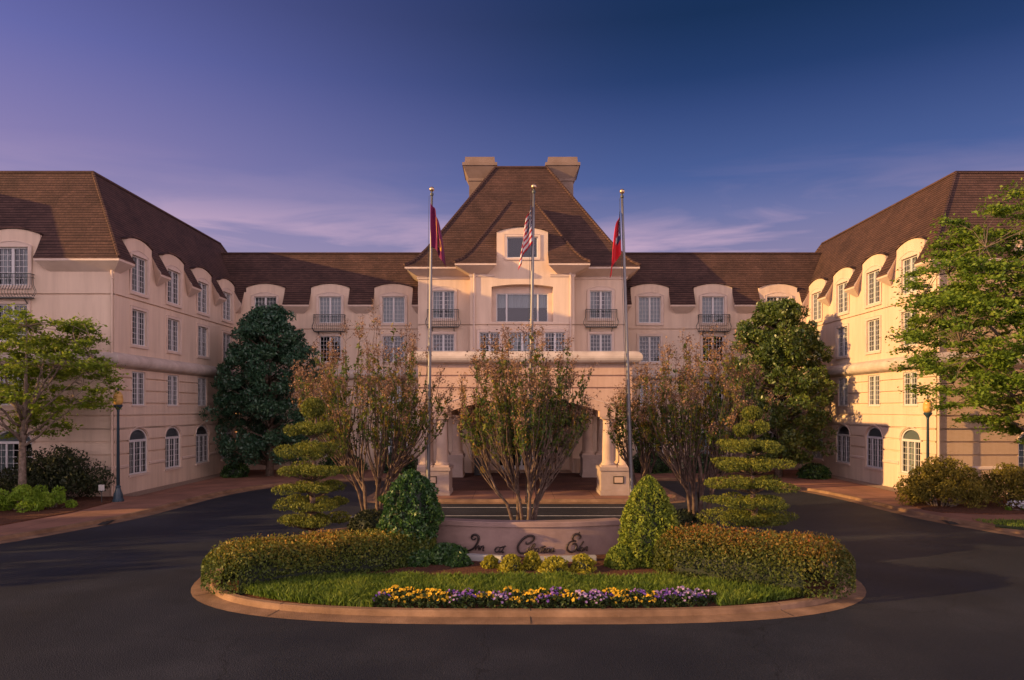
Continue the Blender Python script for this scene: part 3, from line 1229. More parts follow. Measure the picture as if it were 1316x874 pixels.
def wing(sx):
    """the side wing; sx -1 left, +1 right"""
    def mx(x):
        return XA + (x if sx < 0 else -x)
    di = [37.1, 40.85, 44.7, 48.5]
    # inner wall, facing the drive
    if sx < 0:
        Wi = WallP((XA - 19.35, 34.8), math.pi / 2, 15.4)
        sl = [d - 34.8 for d in di]
        Wf = WallP((XA - 28.5, 34.8), 0, 9.15)
        fl = [9.15 - 4.8]
    else:
        Wi = WallP((XA + 19.35, 50.2), -math.pi / 2, 15.4)
        sl = [50.2 - d for d in di]
        Wf = WallP((XA + 19.35, 34.8), 0, 9.15)
        fl = [4.8]
    for W, lst in ((Wi, sl), (Wf, fl)):
        ops = []
        for c in lst:
            ops += [K4(c), K3(c), K2(c), K1(c)]
        dn = dict(list=lst, hw=HW, z1=12.5, rise=.26, base=11.3)
        build_wall(W, .0, 12.2, ops, GROOVES + [9.68], dn, matl=M['wall_darker'] if (W is Wf and sx > 0) else None)
        put_windows(W, ops)
        # string course at the ground floor, broken by the arched windows
        cuts = [0.0] + sorted(x for c in lst for x in (c - 1.03, c + 1.03)) + [W.L]
        for k in range(0, len(cuts), 2):
            a, b = cuts[k], cuts[k + 1]
            mb = MB()
            pth = [W.P(a, 0)[:2], W.P(b, 0)[:2]]
            sweep(mb, pth, [(0.0, 1.40), (.05, 1.44), (.06, 1.54), (0.0, 1.58)], cap=True)
            mb.build('string_course', M['trim'], hotel)
    # eave pieces
    X0, XF = mx(-19.35), mx(-28.5)
    fx = mx(-24.15)
    pieces = []
    e0 = (fx - HW if sx > 0 else fx + HW)
    first = [(e0, 34.8), (X0, 34.8), (X0, di[0] - HW)]
    pieces.append(first)
    for k in range(3):
        pieces.append([(X0, di[k] + HW), (X0, di[k + 1] - HW)])
    s_ = -1 if sx < 0 else 1
    pieces.append([(X0, 49.69), (X0, 50.2), (X0 - s_ * .51, 50.2)])
    far = (XF, 34.8)
    pieces.append([far, (fx - HW if sx < 0 else fx + HW, 34.8)][:: 1])
    for i, p in enumerate(pieces):
        if sx > 0 and i != 5:
            p = p[::-1]
        if i == 5 and sx > 0:
            p = [(fx + HW, 34.8), far]
        eave_piece(p, OV, ZE, LOW, 10.74, (.5, .5))
    # the outer pavilion of the wing steps forward beyond the picture's edge
    path = [(mx(-50), 31.2), (mx(-28.5), 31.2), (mx(-28.5), 34.8), (mx(-19.35), 34.8), (mx(-19.35), 55.4), (mx(-50), 55.4)]
    if sx > 0:
        path = path[::-1]
    mansard_top(path, 16.1)
    blk = [(mx(-50), 31.2), (mx(-28.5), 31.2), (mx(-28.5), 34.8)]
    if sx > 0:
        blk = blk[::-1]
    eave_piece(blk, OV, ZE, LOW, 10.74, (0, 0))
    bw = MB()
    sweep(bw, blk, [(0, 0), (0, 12.2)])
    bw.build('wall', M['stucco'], hotel)
    # rear of the wing and flat deck
    rear = [(mx(-19.35), 50.25), (mx(-19.35), 55.4), (mx(-50), 55.4)]
    if sx > 0:
        rear = rear[::-1]
    rw = MB()
    sweep(rw, rear, [(0, 0), (0, 12.2)])
    rw.build('wall', M['stucco'], hotel)
    eave_piece(rear, OV, ZE, LOW, 10.74, (0, 0))
    k = (16.1 - 12.2) / MAN + .55
    roof_c.face([(mx(-50), 31.2 + k, 16.12), (mx(-28.5 - k), 31.2 + k, 16.12), (mx(-28.5 - k), 34.8 + k, 16.12), (mx(-19.35 - k), 34.8 + k, 16.12), (mx(-19.35 - k), 55.4 - k, 16.12), (mx(-50), 55.4 - k, 16.12)])
    # ridge caps down the hip and along the top edge
    kk = (16.1 - 12.2) / MAN
    hip = [(mx(-19.35 + OV), 34.8 - OV, ZE), (mx(-19.35 + .32), 34.8 - .32, ZE + .26), (mx(-19.35), 34.8, 12.2), (mx(-19.35 - kk), 34.8 + kk, 16.1)]
    roof_c.tube([Vector(p) + Vector((0, 0, .03)) for p in hip], .085, 6)
    roof_c.tube([(mx(-45), 34.8 + kk, 16.14), (mx(-19.35 - kk), 34.8 + kk, 16.14), (mx(-19.35 - kk), 55.4 - kk, 16.14)], .08, 6)
    roof_c.tube([(mx(-19.35 - kk), 55.4 - kk, 16.1), (mx(-19.35), 55.4, 12.2)], .085, 6)


wing(-1)
flush_roof()
wing(1)
flush_roof()

# ---- rear range, either side of the central pavilion
for sx in (-1, 1):
    if sx < 0:
        W = WallP((XA - 19.35, 50.2), 0, 12.65)
        lst = [19.35 - x for x in (17.4, 13.0, 8.7)]
    else:
        W = WallP((XA + 6.7, 50.2), 0, 12.65)
        lst = [x - 6.7 for x in (8.7, 13.0, 17.4)]
    ops = []
    for c in lst:
        ops += [K4(c), K3(c), K2(c), K1(c)]
    build_wall(W, 0, 12.2, ops, GROOVES + [9.68], dict(list=lst, hw=HW, z1=12.5, rise=.26, base=11.3))
    put_windows(W, ops)
    xs = [W.o.x + c for c in lst]
    ed = [(xs[k] + HW, xs[k + 1] - HW) for k in range(2)]
    ed.append((xs[2] + HW, W.o.x + 12.6) if sx < 0 else (W.o.x + .05, xs[0] - HW))
    for a, b in ed:
        eave_piece([(a, 50.2), (b, 50.2)], OV, ZE, LOW, 10.74)
    mansard_top([(XA + sx * 21, 50.2), (XA + sx * 3, 50.2)][::(1 if sx < 0 else -1)], 15.15)
    kk = (15.15 - 12.2) / MAN
    roof_c.tube([(XA + sx * 21.5, 50.2 + kk, 15.19), (XA + sx * 3, 50.2 + kk, 15.19)], .08, 6)
    a, b = XA + sx * 21.6, XA + sx * 2
    roof_c.face([(min(a, b), 50.2 + kk + .5, 15.16), (max(a, b), 50.2 + kk + .5, 15.16), (max(a, b), 60, 15.16), (min(a, b), 60, 15.16)])
    flush_roof()

# rolled band between the second and third floors
bandprof = [(0, 6.22), (.10, 6.26)] + [(.10 + .30 * math.sin(t), 6.58 - .30 * math.cos(t)) for t in np.linspace(.25, 2.7, 9)] + [(.10, 6.92), (0, 6.96)]
for sx in (-1, 1):
    bm_ = MB()
    path = [(XA + sx * 28.5, 34.8), (XA + sx * 19.35, 34.8), (XA + sx * 19.35, 50.2), (XA + sx * 6.7, 50.2)]
    sweep(bm_, path if sx < 0 else path[::-1], bandprof)
    bm_.build('cornice_band', M['band'], hotel, smooth=True)

# ---- central pavilion ------------------------------------------------------
PZ = 13.35
Wp = {}
for sx in (-1, 1):
    o = XA - 6.7 if sx < 0 else XA + 3.27
    W = WallP((o, 47.6), 0, 3.43)
    c = (XA + sx * 5.07) - o
    ops = [dict(c=c, w=1.42, zb=10.1, zt=11.88, k='casement', s='archhead'), dict(c=c, w=1.42, zb=7.45, zt=9.1, k='casement', s='square')]
    build_wall(W, 0, 13.3, ops, GROOVES + [9.68])
    put_windows(W, ops)
    Ws = WallP((XA - 6.7, 50.2 + 3), -math.pi / 2, 5.6) if sx < 0 else WallP((XA + 6.7, 47.6), math.pi / 2, 5.6)
    build_wall(Ws, 0, 13.3, [], GROOVES + [9.68])
# projecting centre bay
Wb = WallP((XA - 3.27, 46.4), 0, 6.54)
bops = [dict(c=3.27, w=3.86, zb=9.75, zt=12.1, rise=.16, seg=True, back=1.5, rev=.62),
        dict(c=3.27, w=1.95, zb=13.75, zt=15.08, k='picture', s='square'),
        dict(c=3.27 - 2.05, w=1.3, zb=7.45, zt=9.1, k='casement', s='square'),
        dict(c=3.27, w=1.7, zb=7.45, zt=9.1, k='casement', s='square'),
        dict(c=3.27 + 2.05, w=1.3, zb=7.45, zt=9.1, k='casement', s='square')]
build_wall(Wb, 6.9, 13.9, bops, [9.55], dict(list=[3.27], hw=1.61, z1=15.38, rise=.30, base=13.2, deep=2.6))
put_windows(Wb, bops[1:])
Wr = WallP((XA - 3.27, 46.98), 0, 6.54)
place_window(Wr, dict(c=3.27, w=3.3, zb=9.78, zt=11.62), 'picture', None, 'half')
mb = MB()
mb.box(XA - 1.93, XA + 1.93, 47.0, 47.1, 11.62, 12.2)
mb.box(XA - 1.93, XA - 1.65, 47.0, 47.1, 9.75, 11.62)
mb.box(XA + 1.65, XA + 1.93, 47.0, 47.1, 9.75, 11.62)
mb.build('window_jamb', M['trim'], hotel)
for sx in (-1, 1):
    Ws = WallP((XA - 3.27, 47.65), -math.pi / 2, 1.25) if sx < 0 else WallP((XA + 3.27, 46.4), math.pi / 2, 1.25)
    build_wall(Ws, 6.9, 13.4, [], [9.55])
# under-eave mouldings
for sx in (-1, 1):
    mb = MB()
    pth = [(XA + sx * 6.7, 50.2), (XA + sx * 6.7, 47.6), (XA + sx * 3.27, 47.6)]
    sweep(mb, pth if sx < 0 else pth[::-1], [(0, 12.60), (.05, 12.62), (.07, 12.72), (.10, 12.76), (0, 12.80)])
    mb.build('eave_moulding', M['trim'], hotel)
    mb = MB()
    pth = [(XA + sx * 3.27, 47.6), (XA + sx * 3.27, 46.4), (XA + sx * 1.75, 46.4)]
    sweep(mb, pth if sx < 0 else pth[::-1], [(0, 12.55), (.05, 12.57), (.07, 12.67), (.10, 12.71), (0, 12.75)], cap=True)
    mb.build('eave_moulding', M['trim'], hotel)

# pavilion roof: concave flare at the eave, then straight to a short flat top
rect = [(XA - 6.7, 58.9), (XA - 6.7, 47.6), (XA + 6.7, 47.6), (XA + 6.7, 58.9)]
pprof = [(.78, PZ), (.40, PZ + .24), (0, PZ + .66), (-.5, PZ + 1.30), (-1.0, PZ + 2.02), (-4.85, 21.35)]
sweep(roofs, rect, pprof, closed=True)
sweep(roofs, rect, [(.78, PZ - .06), (.78, PZ)], closed=True)
eave_mb = MB()
sweep(eave_mb, rect, [(0, 12.78), (.70, PZ - .18), (.75, PZ - .18), (.75, PZ - .05)], closed=True)
eave_mb.build('eave', M['trim'], hotel)
flush_roof()
roof_c.face([(XA - 1.85, 52.45, 21.36), (XA + 1.85, 52.45, 21.36), (XA + 1.85, 54.05, 21.36), (XA - 1.85, 54.05, 21.36)])
for sx in (-1, 1):
    roof_c.tube([(XA + sx * (6.7 + o_), 47.6 - o_, z_ + .04) for o_, z_ in pprof], .10, 6)
roof_c.tube([(XA - 1.85, 52.45, 21.4), (XA + 1.85, 52.45, 21.4)], .10, 6)
# bay roof
bz = 13.3
lowb = [(.92, bz), (.5, bz + .28), (0, bz + .85)]
for sx in (-1, 1):
    pth = [(XA + sx * 3.27, 50.5), (XA + sx * 3.27, 46.4), (XA + sx * 1.61, 46.4)]
    eave_piece(pth if sx < 0 else pth[::-1], .92, bz, lowb, 12.73, (0, .6) if sx < 0 else (.6, 0))
full = [(XA - 3.27, 52), (XA - 3.27, 46.4), (XA + 3.27, 46.4), (XA + 3.27, 52)]
bprof = [(0, bz + .85), (-.55, bz + 1.68), (-2.45, 17.95)]
for sx in (-1, 1):     # the lower slope stops either side of the dormer, the upper one runs across
    pth = [(XA + sx * 3.27, 52), (XA + sx * 3.27, 46.4), (XA + sx * 1.60, 46.4)]
    sweep(roofs, pth if sx < 0 else pth[::-1], [(0, bz + .85), (-.55, bz + 1.68)])
    up_ = [(XA + sx * 3.27, 52), (XA + sx * 3.27, 46.4), (XA + sx * 1.60, 46.4)]
    sweep(roofs, up_ if sx < 0 else up_[::-1], [(-.55, bz + 1.68), (-1.0, 15.683)])
sweep(roofs, full, [(-1.0, 15.683), (-2.45, 17.95)])
roof_c.face([(XA - .82, 48.85, 17.97), (XA + .82, 48.85, 17.97), (XA + .82, 51.5, 17.97), (XA - .82, 51.5, 17.97)])
for sx in (-1, 1):
    roof_c.tube([(XA + sx * (3.27 + o_), 46.4 - o_, z_ + .04) for o_, z_ in lowb + bprof[1:]], .085, 6)
roof_c.tube([(XA - .82, 48.85, 18.0), (XA + .82, 48.85, 18.0)], .085, 6)

flush_roof()
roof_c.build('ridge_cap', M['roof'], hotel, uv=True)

# chimneys
for sx in (-1, 1):
    c = MB()
    cx, cy = XA + sx * 2.95, 54.2
    w, dd = .78, 1.3

    def ringbox(hw, hd, z):
        return [(cx - hw, cy - hd, z), (cx + hw, cy - hd, z), (cx + hw, cy + hd, z), (cx - hw, cy + hd, z)]
    rs = [ringbox(w, dd, 16), ringbox(w, dd, 20.55), ringbox(w + .06, dd + .06, 20.58), ringbox(w + .06, dd + .06, 20.74), ringbox(w + .03, dd + .03, 20.76),
          ringbox(w + .40, dd + .40, 21.55), ringbox(w + .46, dd + .46, 21.57), ringbox(w + .46, dd + .46, 21.78), ringbox(w + .30, dd + .30, 21.80), ringbox(w + .26, dd + .26, 22.22)]
    for k in range(len(rs) - 1):
        for j in range(4):
            c.face([rs[k][j], rs[k][(j + 1) % 4], rs[k + 1][(j + 1) % 4], rs[k + 1][j]])
    c.face(rs[-1])
    c.build('chimney', noise_mat('chimney_stucco', (.19, .13, .10), (.25, .175, .14), 1.2, .9, .2, 40) if sx < 0 else bpy.data.materials['chimney_stucco'], hotel)

# downpipes
for (x, y, z0, z1) in ((XA - 3.02, 46.32, 7.0, 13.1), (XA + 3.02, 46.32, 7.0, 13.1), (XA - 19.42, 34.72, .2, 10.8), (XA + 19.42, 34.72, .2, 10.8)):
    d = MB()
    d.tube([(x, y, z0), (x, y, z1)], .055, 8)
    for z in (z0 + .5, (z0 + z1) / 2, z1 - .4):
        d.box(x - .08, x + .08, y - .06, y + .08, z, z + .05)
    d.build('downpipe', M['trim'] if z0 > 1 else M['stucco'], hotel)


# wrought iron balconies
def balcony(cx, cy, zb, ang, hw=1.08):
    m_ = MB()
    pr = .30
    m_.box(-hw, hw, -pr, .0, zb - .05, zb)
    zt = zb + 1.08

    def U(z, off=0.0):
        return [(-hw - off, 0, z), (-hw - off, -pr - off, z), (hw + off, -pr - off, z), (hw + off, 0, z)]
    m_.tube(U(zt), .022, 5)
    m_.tube(U(zt - .16), .014, 5)
    m_.tube(U(zb + .12), .014, 5)
    n = 17
    for k in range(n):
        x = -hw + 2 * hw * k / (n - 1)
        m_.tube([(x, -pr, zt), (x, -pr, zb + .62), (x, -pr - .03, zb + .5), (x, -pr - .15, zb + .32), (x, -pr - .17, zb + .2), (x, -pr - .08, zb + .05), (x, -pr, zb)], .012, 4)
    for sx in (-1, 1):
        for y in (-.08, -.2):
            m_.tube([(sx * hw, y, zt), (sx * hw, y, zb + .62), (sx * (hw + .13), y, zb + .32), (sx * (hw + .13), y, zb + .2), (sx * hw, y, zb)], .012, 4)
        m_.tube([(sx * hw * .7, 0, zb - .28), (sx * hw * .7, -pr * .8, zb - .05)], .03, 5)
    o = m_.build('balcony', M['iron'], local=True)
    o.parent = hotel
    o.location = Vector((cx, cy, 0)) - WL['hotel_building']
    o.rotation_euler = (0, 0, ang)
    return o


balcony(XA - 24.15, 34.8 - .06, 9.50, 0)
balcony(XA + 24.15, 34.8 - .06, 9.50, 0)
for sx in (-1, 1):
    balcony(XA + sx * 5.07, 47.54, 9.55, 0, 1.0)
    balcony(XA + sx * 13.0, 50.14, 9.55, 0, 1.05)

# ---- the portico -----------------------------------------------------------
PF, PB, PW = 35.2, 47.58, 5.1
pm = MB()


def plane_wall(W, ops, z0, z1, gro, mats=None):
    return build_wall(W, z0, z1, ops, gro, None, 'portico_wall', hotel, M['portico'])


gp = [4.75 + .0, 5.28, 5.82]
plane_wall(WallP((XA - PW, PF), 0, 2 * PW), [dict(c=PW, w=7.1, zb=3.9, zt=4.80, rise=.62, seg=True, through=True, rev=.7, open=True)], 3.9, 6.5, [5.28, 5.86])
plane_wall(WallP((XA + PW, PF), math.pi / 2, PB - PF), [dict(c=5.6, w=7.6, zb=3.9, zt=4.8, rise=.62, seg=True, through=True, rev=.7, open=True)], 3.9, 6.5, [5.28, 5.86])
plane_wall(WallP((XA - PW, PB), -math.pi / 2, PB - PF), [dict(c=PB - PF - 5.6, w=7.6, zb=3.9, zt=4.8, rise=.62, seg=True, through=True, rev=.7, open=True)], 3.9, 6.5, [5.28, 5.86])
ins = MB()
# inner faces, soffits of the beams and the ceiling
q = .7
x0, x1, y0, y1 = XA - PW + q, XA + PW - q, PF + q, PB - .02
arcf = seg_pts(XA, 7.1, 4.18, .62)
ins.face([(x1, y0, 3.9), (x1, y0, 5.1), (x0, y0, 5.1), (x0, y0, 3.9), (XA - 3.55, y0, 3.9)] + [(a, y0, b) for a, b in arcf] + [(XA + 3.55, y0, 3.9)])
for sx, xx in ((-1, x0), (1, x1)):
    arcs = seg_pts(PF + 5.6, 7.6, 4.18, .62)
    pl = [(xx, y0, 3.9), (xx, y0, 5.1), (xx, y1, 5.1), (xx, y1, 3.9), (xx, PF + 9.4, 3.9)] + [(xx, a, b) for a, b in reversed(arcs)] + [(xx, PF + 1.8, 3.9)]
    ins.face(pl)
    xo = XA + sx * PW
    for (ya, yb) in ((PF, PF + 1.8), (PF + 9.4, PB - .02)):
        ins.face([(xx, ya + (q if ya == PF else 0), 3.9), (xo, ya, 3.9), (xo, yb, 3.9), (xx, yb, 3.9)])
    ins.face([(xo, PF, 3.9), (xx, y0, 3.9), (XA + sx * 3.55, y0, 3.9), (XA + sx * 3.55, PF, 3.9)])
ins.face([(x0, y0, 5.1), (x1, y0, 5.1), (x1, y1, 5.1), (x0, y1, 5.1)])
ins.face([(XA - PW, PF, 6.96), (XA + PW, PF, 6.96), (XA + PW, PB, 6.96), (XA - PW, PB, 6.96)])
ins.build('portico_ceiling', M['stucco'], hotel)
cb = MB()
pp = [(XA - PW, PB), (XA - PW, PF), (XA + PW, PF), (XA + PW, PB)]
sweep(cb, pp, [(0, 6.36), (.06, 6.38), (.10, 6.44)] + [(.10 + .34 * math.sin(t), 6.72 - .30 * math.cos(t)) for t in np.linspace(.15, 3.0, 10)] + [(-.3, 7.04)])
cb.build('portico_cornice', M['band'], hotel, smooth=True)
# arch moulding line with stepped label over the columns
am = MB()
for k, (zz, d_) in enumerate(((.36, .03),)):
    a2 = seg_pts(XA, 6.2, 4.80, .34)
    line = [(XA - PW + .05, 4.55), (XA - 3.9, 4.55)] + a2 + [(XA + 3.9, 4.55), (XA + PW - .05, 4.55)]
    am.tube([(x, PF - .005, z) for x, z in line], .022, 5)
am.build('arch_moulding', M['trim'], hotel)


def column(x, y, z0=1.5, z1=3.9, r=.285):
    c = MB()
    h = z1 - z0
    c.box(x - r * 1.28, x + r * 1.28, y - r * 1.28, y + r * 1.28, z0, z0 + .09)
    pr = [(r * 1.22, z0 + .09), (r * 1.26, z0 + .13), (r * 1.22, z0 + .18), (r * 1.06, z0 + .2), (r * 1.04, z0 + .26)]
    for k in range(9):
        t = k / 8
        pr.append((r * (1.0 - .14 * t ** 1.6), z0 + .28 + (h - .62) * t))
    zt = z0 + h - .34
    pr += [(r * .9, zt + .02), (r * .93, zt + .04), (r * .87, zt + .08), (r * .87, zt + .15), (r * 1.05, zt + .22), (r * 1.14, zt + .25)]
    c.lathe((x, y, 0), pr, 24)
    c.box(x - r * 1.24, x + r * 1.24, y - r * 1.24, y + r * 1.24, zt + .25, z1 + .001)
    return c.build('column', M['column'], hotel, smooth=False)


def pedestal(xa_, xb_, ya_, yb_, plaque=True):
    p = MB()
    p.box(xa_ + .06, xb_ - .06, ya_ + .06, yb_ - .06, .15, 1.38)
    p.box(xa_ + .02, xb_ - .02, ya_ + .02, yb_ - .02, .15, .36)
    p.box(xa_, xb_, ya_, yb_, 1.32, 1.5)
    o = p.build('pedestal', M['base'], hotel, bevel=.015)
    if plaque:
        g = MB()
        cx = (xa_ + xb_) / 2 + (.1 if xa_ > XA else -.1)
        g.box(cx - .25, cx + .25, ya_ + .03, ya_ + .058, .72, 1.08)
        g.build('plaque_border', M['plaque'], o)
        g = MB()
        g.box(cx - .20, cx + .20, ya_ + .02, ya_ + .0299, .77, 1.03)
        g.build('plaque', M['tan'], o)
    return o


for sx in (-1, 1):
    a, b = XA + sx * 3.55, XA + sx * 5.15
    a, b = min(a, b), max(a, b)
    pedestal(a, b, PF - .08, PF + 1.75)
    pedestal(a, b, PF + 9.2, PF + 10.9, False)
    for dy in (.38, 1.3):
        for xx in (4.0, 4.78):
            if dy > 1 and xx < 4.5:
                continue
            column(XA + sx * xx, PF + dy)
    for dy in (9.65, 10.5):
        column(XA + sx * 3.98, PF + dy)
    column(XA + sx * 4.78, PF + 9.65)

# recessed entrance wall under the pavilion
We = WallP((XA - 3.27, 47.6), 0, 6.54)
eb = build_wall(We, 0, 6.9, [dict(c=3.27, w=6.5, zb=.16, zt=4.7, back=2.4, rev=.3, inmat=0)], [5.28], None, 'entrance_wall')
for x in (-1.9, 1.9):
    p = MB()
    p.box(XA + x - .24, XA + x + .24, 49.62, 49.98, .16, 4.66)
    p.box(XA + x - .30, XA + x + .30, 49.56, 49.98, .16, .55)
    p.build('pilaster', M['trim'], hotel)
Wd = WallP((XA - 1.6, 49.9), 0, 3.2)
dr = place_window(Wd, dict(c=1.6, w=3.1, zb=.17, zt=3.5), 'door', None, None)
g = MB()
g.face([(XA - 1.55, 49.985, .17), (XA + 1.55, 49.985, .17), (XA + 1.55, 49.985, 3.45), (XA - 1.55, 49.985, 3.45)])
g.build('lobby_glass', M['dark'], hotel)
for x in (-2.85, 2.85):
    g = MB()
    g.box(XA + x - .62, XA + x + .62, 49.94, 49.985, 1.55, 2.25)
    fr = g.build('plaque_border', M['trim'], hotel)
    g = MB()
    g.box(XA + x - .45, XA + x + .45, 49.92, 49.939, 1.68, 2.12)
    g.build('plaque', M['plaque'], fr)
    g = MB()
    g.box(XA + x - .75, XA + x + .75, 49.93, 49.99, 1.22, 1.36)
    g.build('wainscot_rail', M['trim'], hotel)
    g = MB()
    lx = XA + x + (.0)
    g.lathe((lx, 49.8, 3.0), [(.02, 0), (.09, .05), (.12, .1), (.14, .45), (.10, .5), (.05, .6), (.01, .7)], 8)
    g.box(lx - .05, lx + .05, 49.8, 49.99, 3.15, 3.35)
    g.build('wall_lantern', M['black'], hotel)

# ================================================================== FOLIAGE TOOLS
def leaf_quads(C, size, aspect=.5, flat=.0, updir=None, up=0.0, jitter=.55):
    """one folded leaf per centre: two triangles about a mid-rib. returns verts (N*4,3)"""
    n = len(C)
    a = rng.normal(size=(n, 3))
    a[:, 2] *= (1 - flat)
    if updir is not None:
        a = a * (1 - up) + np.asarray(updir) * up * 1.6
    a /= np.linalg.norm(a, axis=1, keepdims=True) + 1e-9
    t = rng.normal(size=(n, 3))
    if flat:
        t[:, 2] *= (1 - flat)
    b = t - (t * a).sum(1, keepdims=True) * a
    b /= np.linalg.norm(b, axis=1, keepdims=True) + 1e-9
    sz = (size * (1 + jitter * rng.uniform(-1, 1, n)))[:, None]
    nn = np.cross(a, b)
    v = np.empty((n, 4, 3))
    v[:, 0] = C - a * sz * .5
    v[:, 1] = C + b * sz * aspect * .5 + nn * sz * .08
    v[:, 2] = C + a * sz * .5
    v[:, 3] = C - b * sz * aspect * .5 + nn * sz * .08
    return v


def leaf_obj(name, V, rnd, matl, parent=None, base=None, loc=None):
    """V (N,4,3) world coordinates"""
    n = len(V)
    c = np.array(base if base is not None else (V.reshape(-1, 3).min(0) + V.reshape(-1, 3).max(0)) / 2)
    me = bpy.data.meshes.new(name)
    me.vertices.add(n * 4)
    me.loops.add(n * 4)
    me.polygons.add(n)
    me.vertices.foreach_set('co', (V.reshape(-1, 3) - c).ravel().astype(np.float32))
    me.loops.foreach_set('vertex_index', np.arange(n * 4, dtype=np.int32))
    me.polygons.foreach_set('loop_start', np.arange(0, n * 4, 4, dtype=np.int32))
    me.polygons.foreach_set('loop_total', np.full(n, 4, dtype=np.int32))
    at_ = me.attributes.new('rnd', 'FLOAT', 'FACE')
    at_.data.foreach_set('value', np.clip(rnd, 0, 1).astype(np.float32))
    me.update()
    me.validate()
    me.materials.append(matl)
    o = bpy.data.objects.new(name, me)
    COL.objects.link(o)
    if parent is not None:
        o.parent = parent
        o.location = Vector(c) - WL[parent.name]
    else:
        o.location = Vector(c)
    WL[o.name] = Vector(c)
    return o


def clumps(centers, radii, counts, squash=1.0, shell=.55):
    """points in a set of blobs, returns points and clump index"""
    P, I = [], []
    for k, (c, r, m) in enumerate(zip(centers, radii, counts)):
        d = rng.normal(size=(m, 3))
        d /= np.linalg.norm(d, axis=1, keepdims=True)
        rr = r * rng.uniform(shell, 1, m) ** .6
        p = d * rr[:, None]
        p[:, 2] *= squash
        P.append(p + np.asarray(c))
        I.append(np.full(m, k))
    return np.concatenate(P), np.concatenate(I)


def vnoise(P, f, seed=0):
    """cheap smooth noise 0..1"""
    r = np.random.default_rng(seed)
    s_ = np.zeros(len(P))
    for k in range(5):
        w = r.normal(size=3) * f * (1 + .6 * k)
        s_ += np.sin(P @ w + r.uniform(0, 6.28)) / (1 + .4 * k)
    return .5 + s_ / 5.2


def core_blob(name, cx, cy, z0, fn, m, parent):
    pass


# ---------------------------------------------------------------- big evergreen (magnolia)
def magnolia(x, y, h, rad, matl, label, group=None, zlow=.6, nl=54000):
    t = empty('magnolia_tree', (x, y, .15), label, 'tree', group)
    tr = MB()
    tr.tube([(x, y, .1), (x + .05, y, 2), (x, y + .05, h * .5), (x, y, h * .9)], [.26, .2, .13, .03], 8)
    cs, rs = [], []
    a0_ = rng.uniform(0, 6.28, 40)
    for k in range(360):
        zz = rng.uniform(0, 1) ** .85
        prof = float(np.interp(zz, [0, .15, .4, .65, .85, 1], [.72, .95, 1.0, .86, .60, .24])) * (1 + .10 * math.sin(5 * a0_[k % 40] + 9 * zz))
        a = rng.uniform(0, 6.283)
        rr = rad * prof * rng.uniform(.08, 1.0) ** .5
        c = (x + rr * math.cos(a), y + rr * math.sin(a), zlow + .4 + zz * (h - zlow - .9))
        cs.append(c)
        rs.append(rng.uniform(.36, .72) * (1 - .2 * zz))
        if k % 3 == 0:
            b0 = Vector((x, y, max(.8, c[2] - rr * .5)))
            tr.tube([b0, (b0 + Vector(c)) / 2 + Vector((0, 0, -.1)), c], [.06, .04, .015], 5)
    tr.build('trunk', M['bark'], t, smooth=True)
    P, I = clumps(cs, rs, [nl // 360] * 360, .8, .35)
    P = P[P[:, 2] > .3]
    I = I[:len(P)]
    V = leaf_quads(P, .19, .46, up=.25, updir=(0, 0, 1))
    rnd = .35 * rng.uniform(0, 1, len(P)) + .65 * vnoise(P, 1.3, 3) * rng.uniform(.7, 1.2, len(P))
    leaf_obj('crown', V, rnd, matl, t)
    return t


magnolia(-15.05, 45.6, 10.9, 3.25, L['magnolia'], 'dark green broadleaf evergreen tree in shade before the rear left corner of the hotel')
magnolia(16.2, 45.2, 11.2, 3.35, L['magnolia_sunlit'], 'sunlit olive green broadleaf evergreen tree before the rear right corner of the hotel')


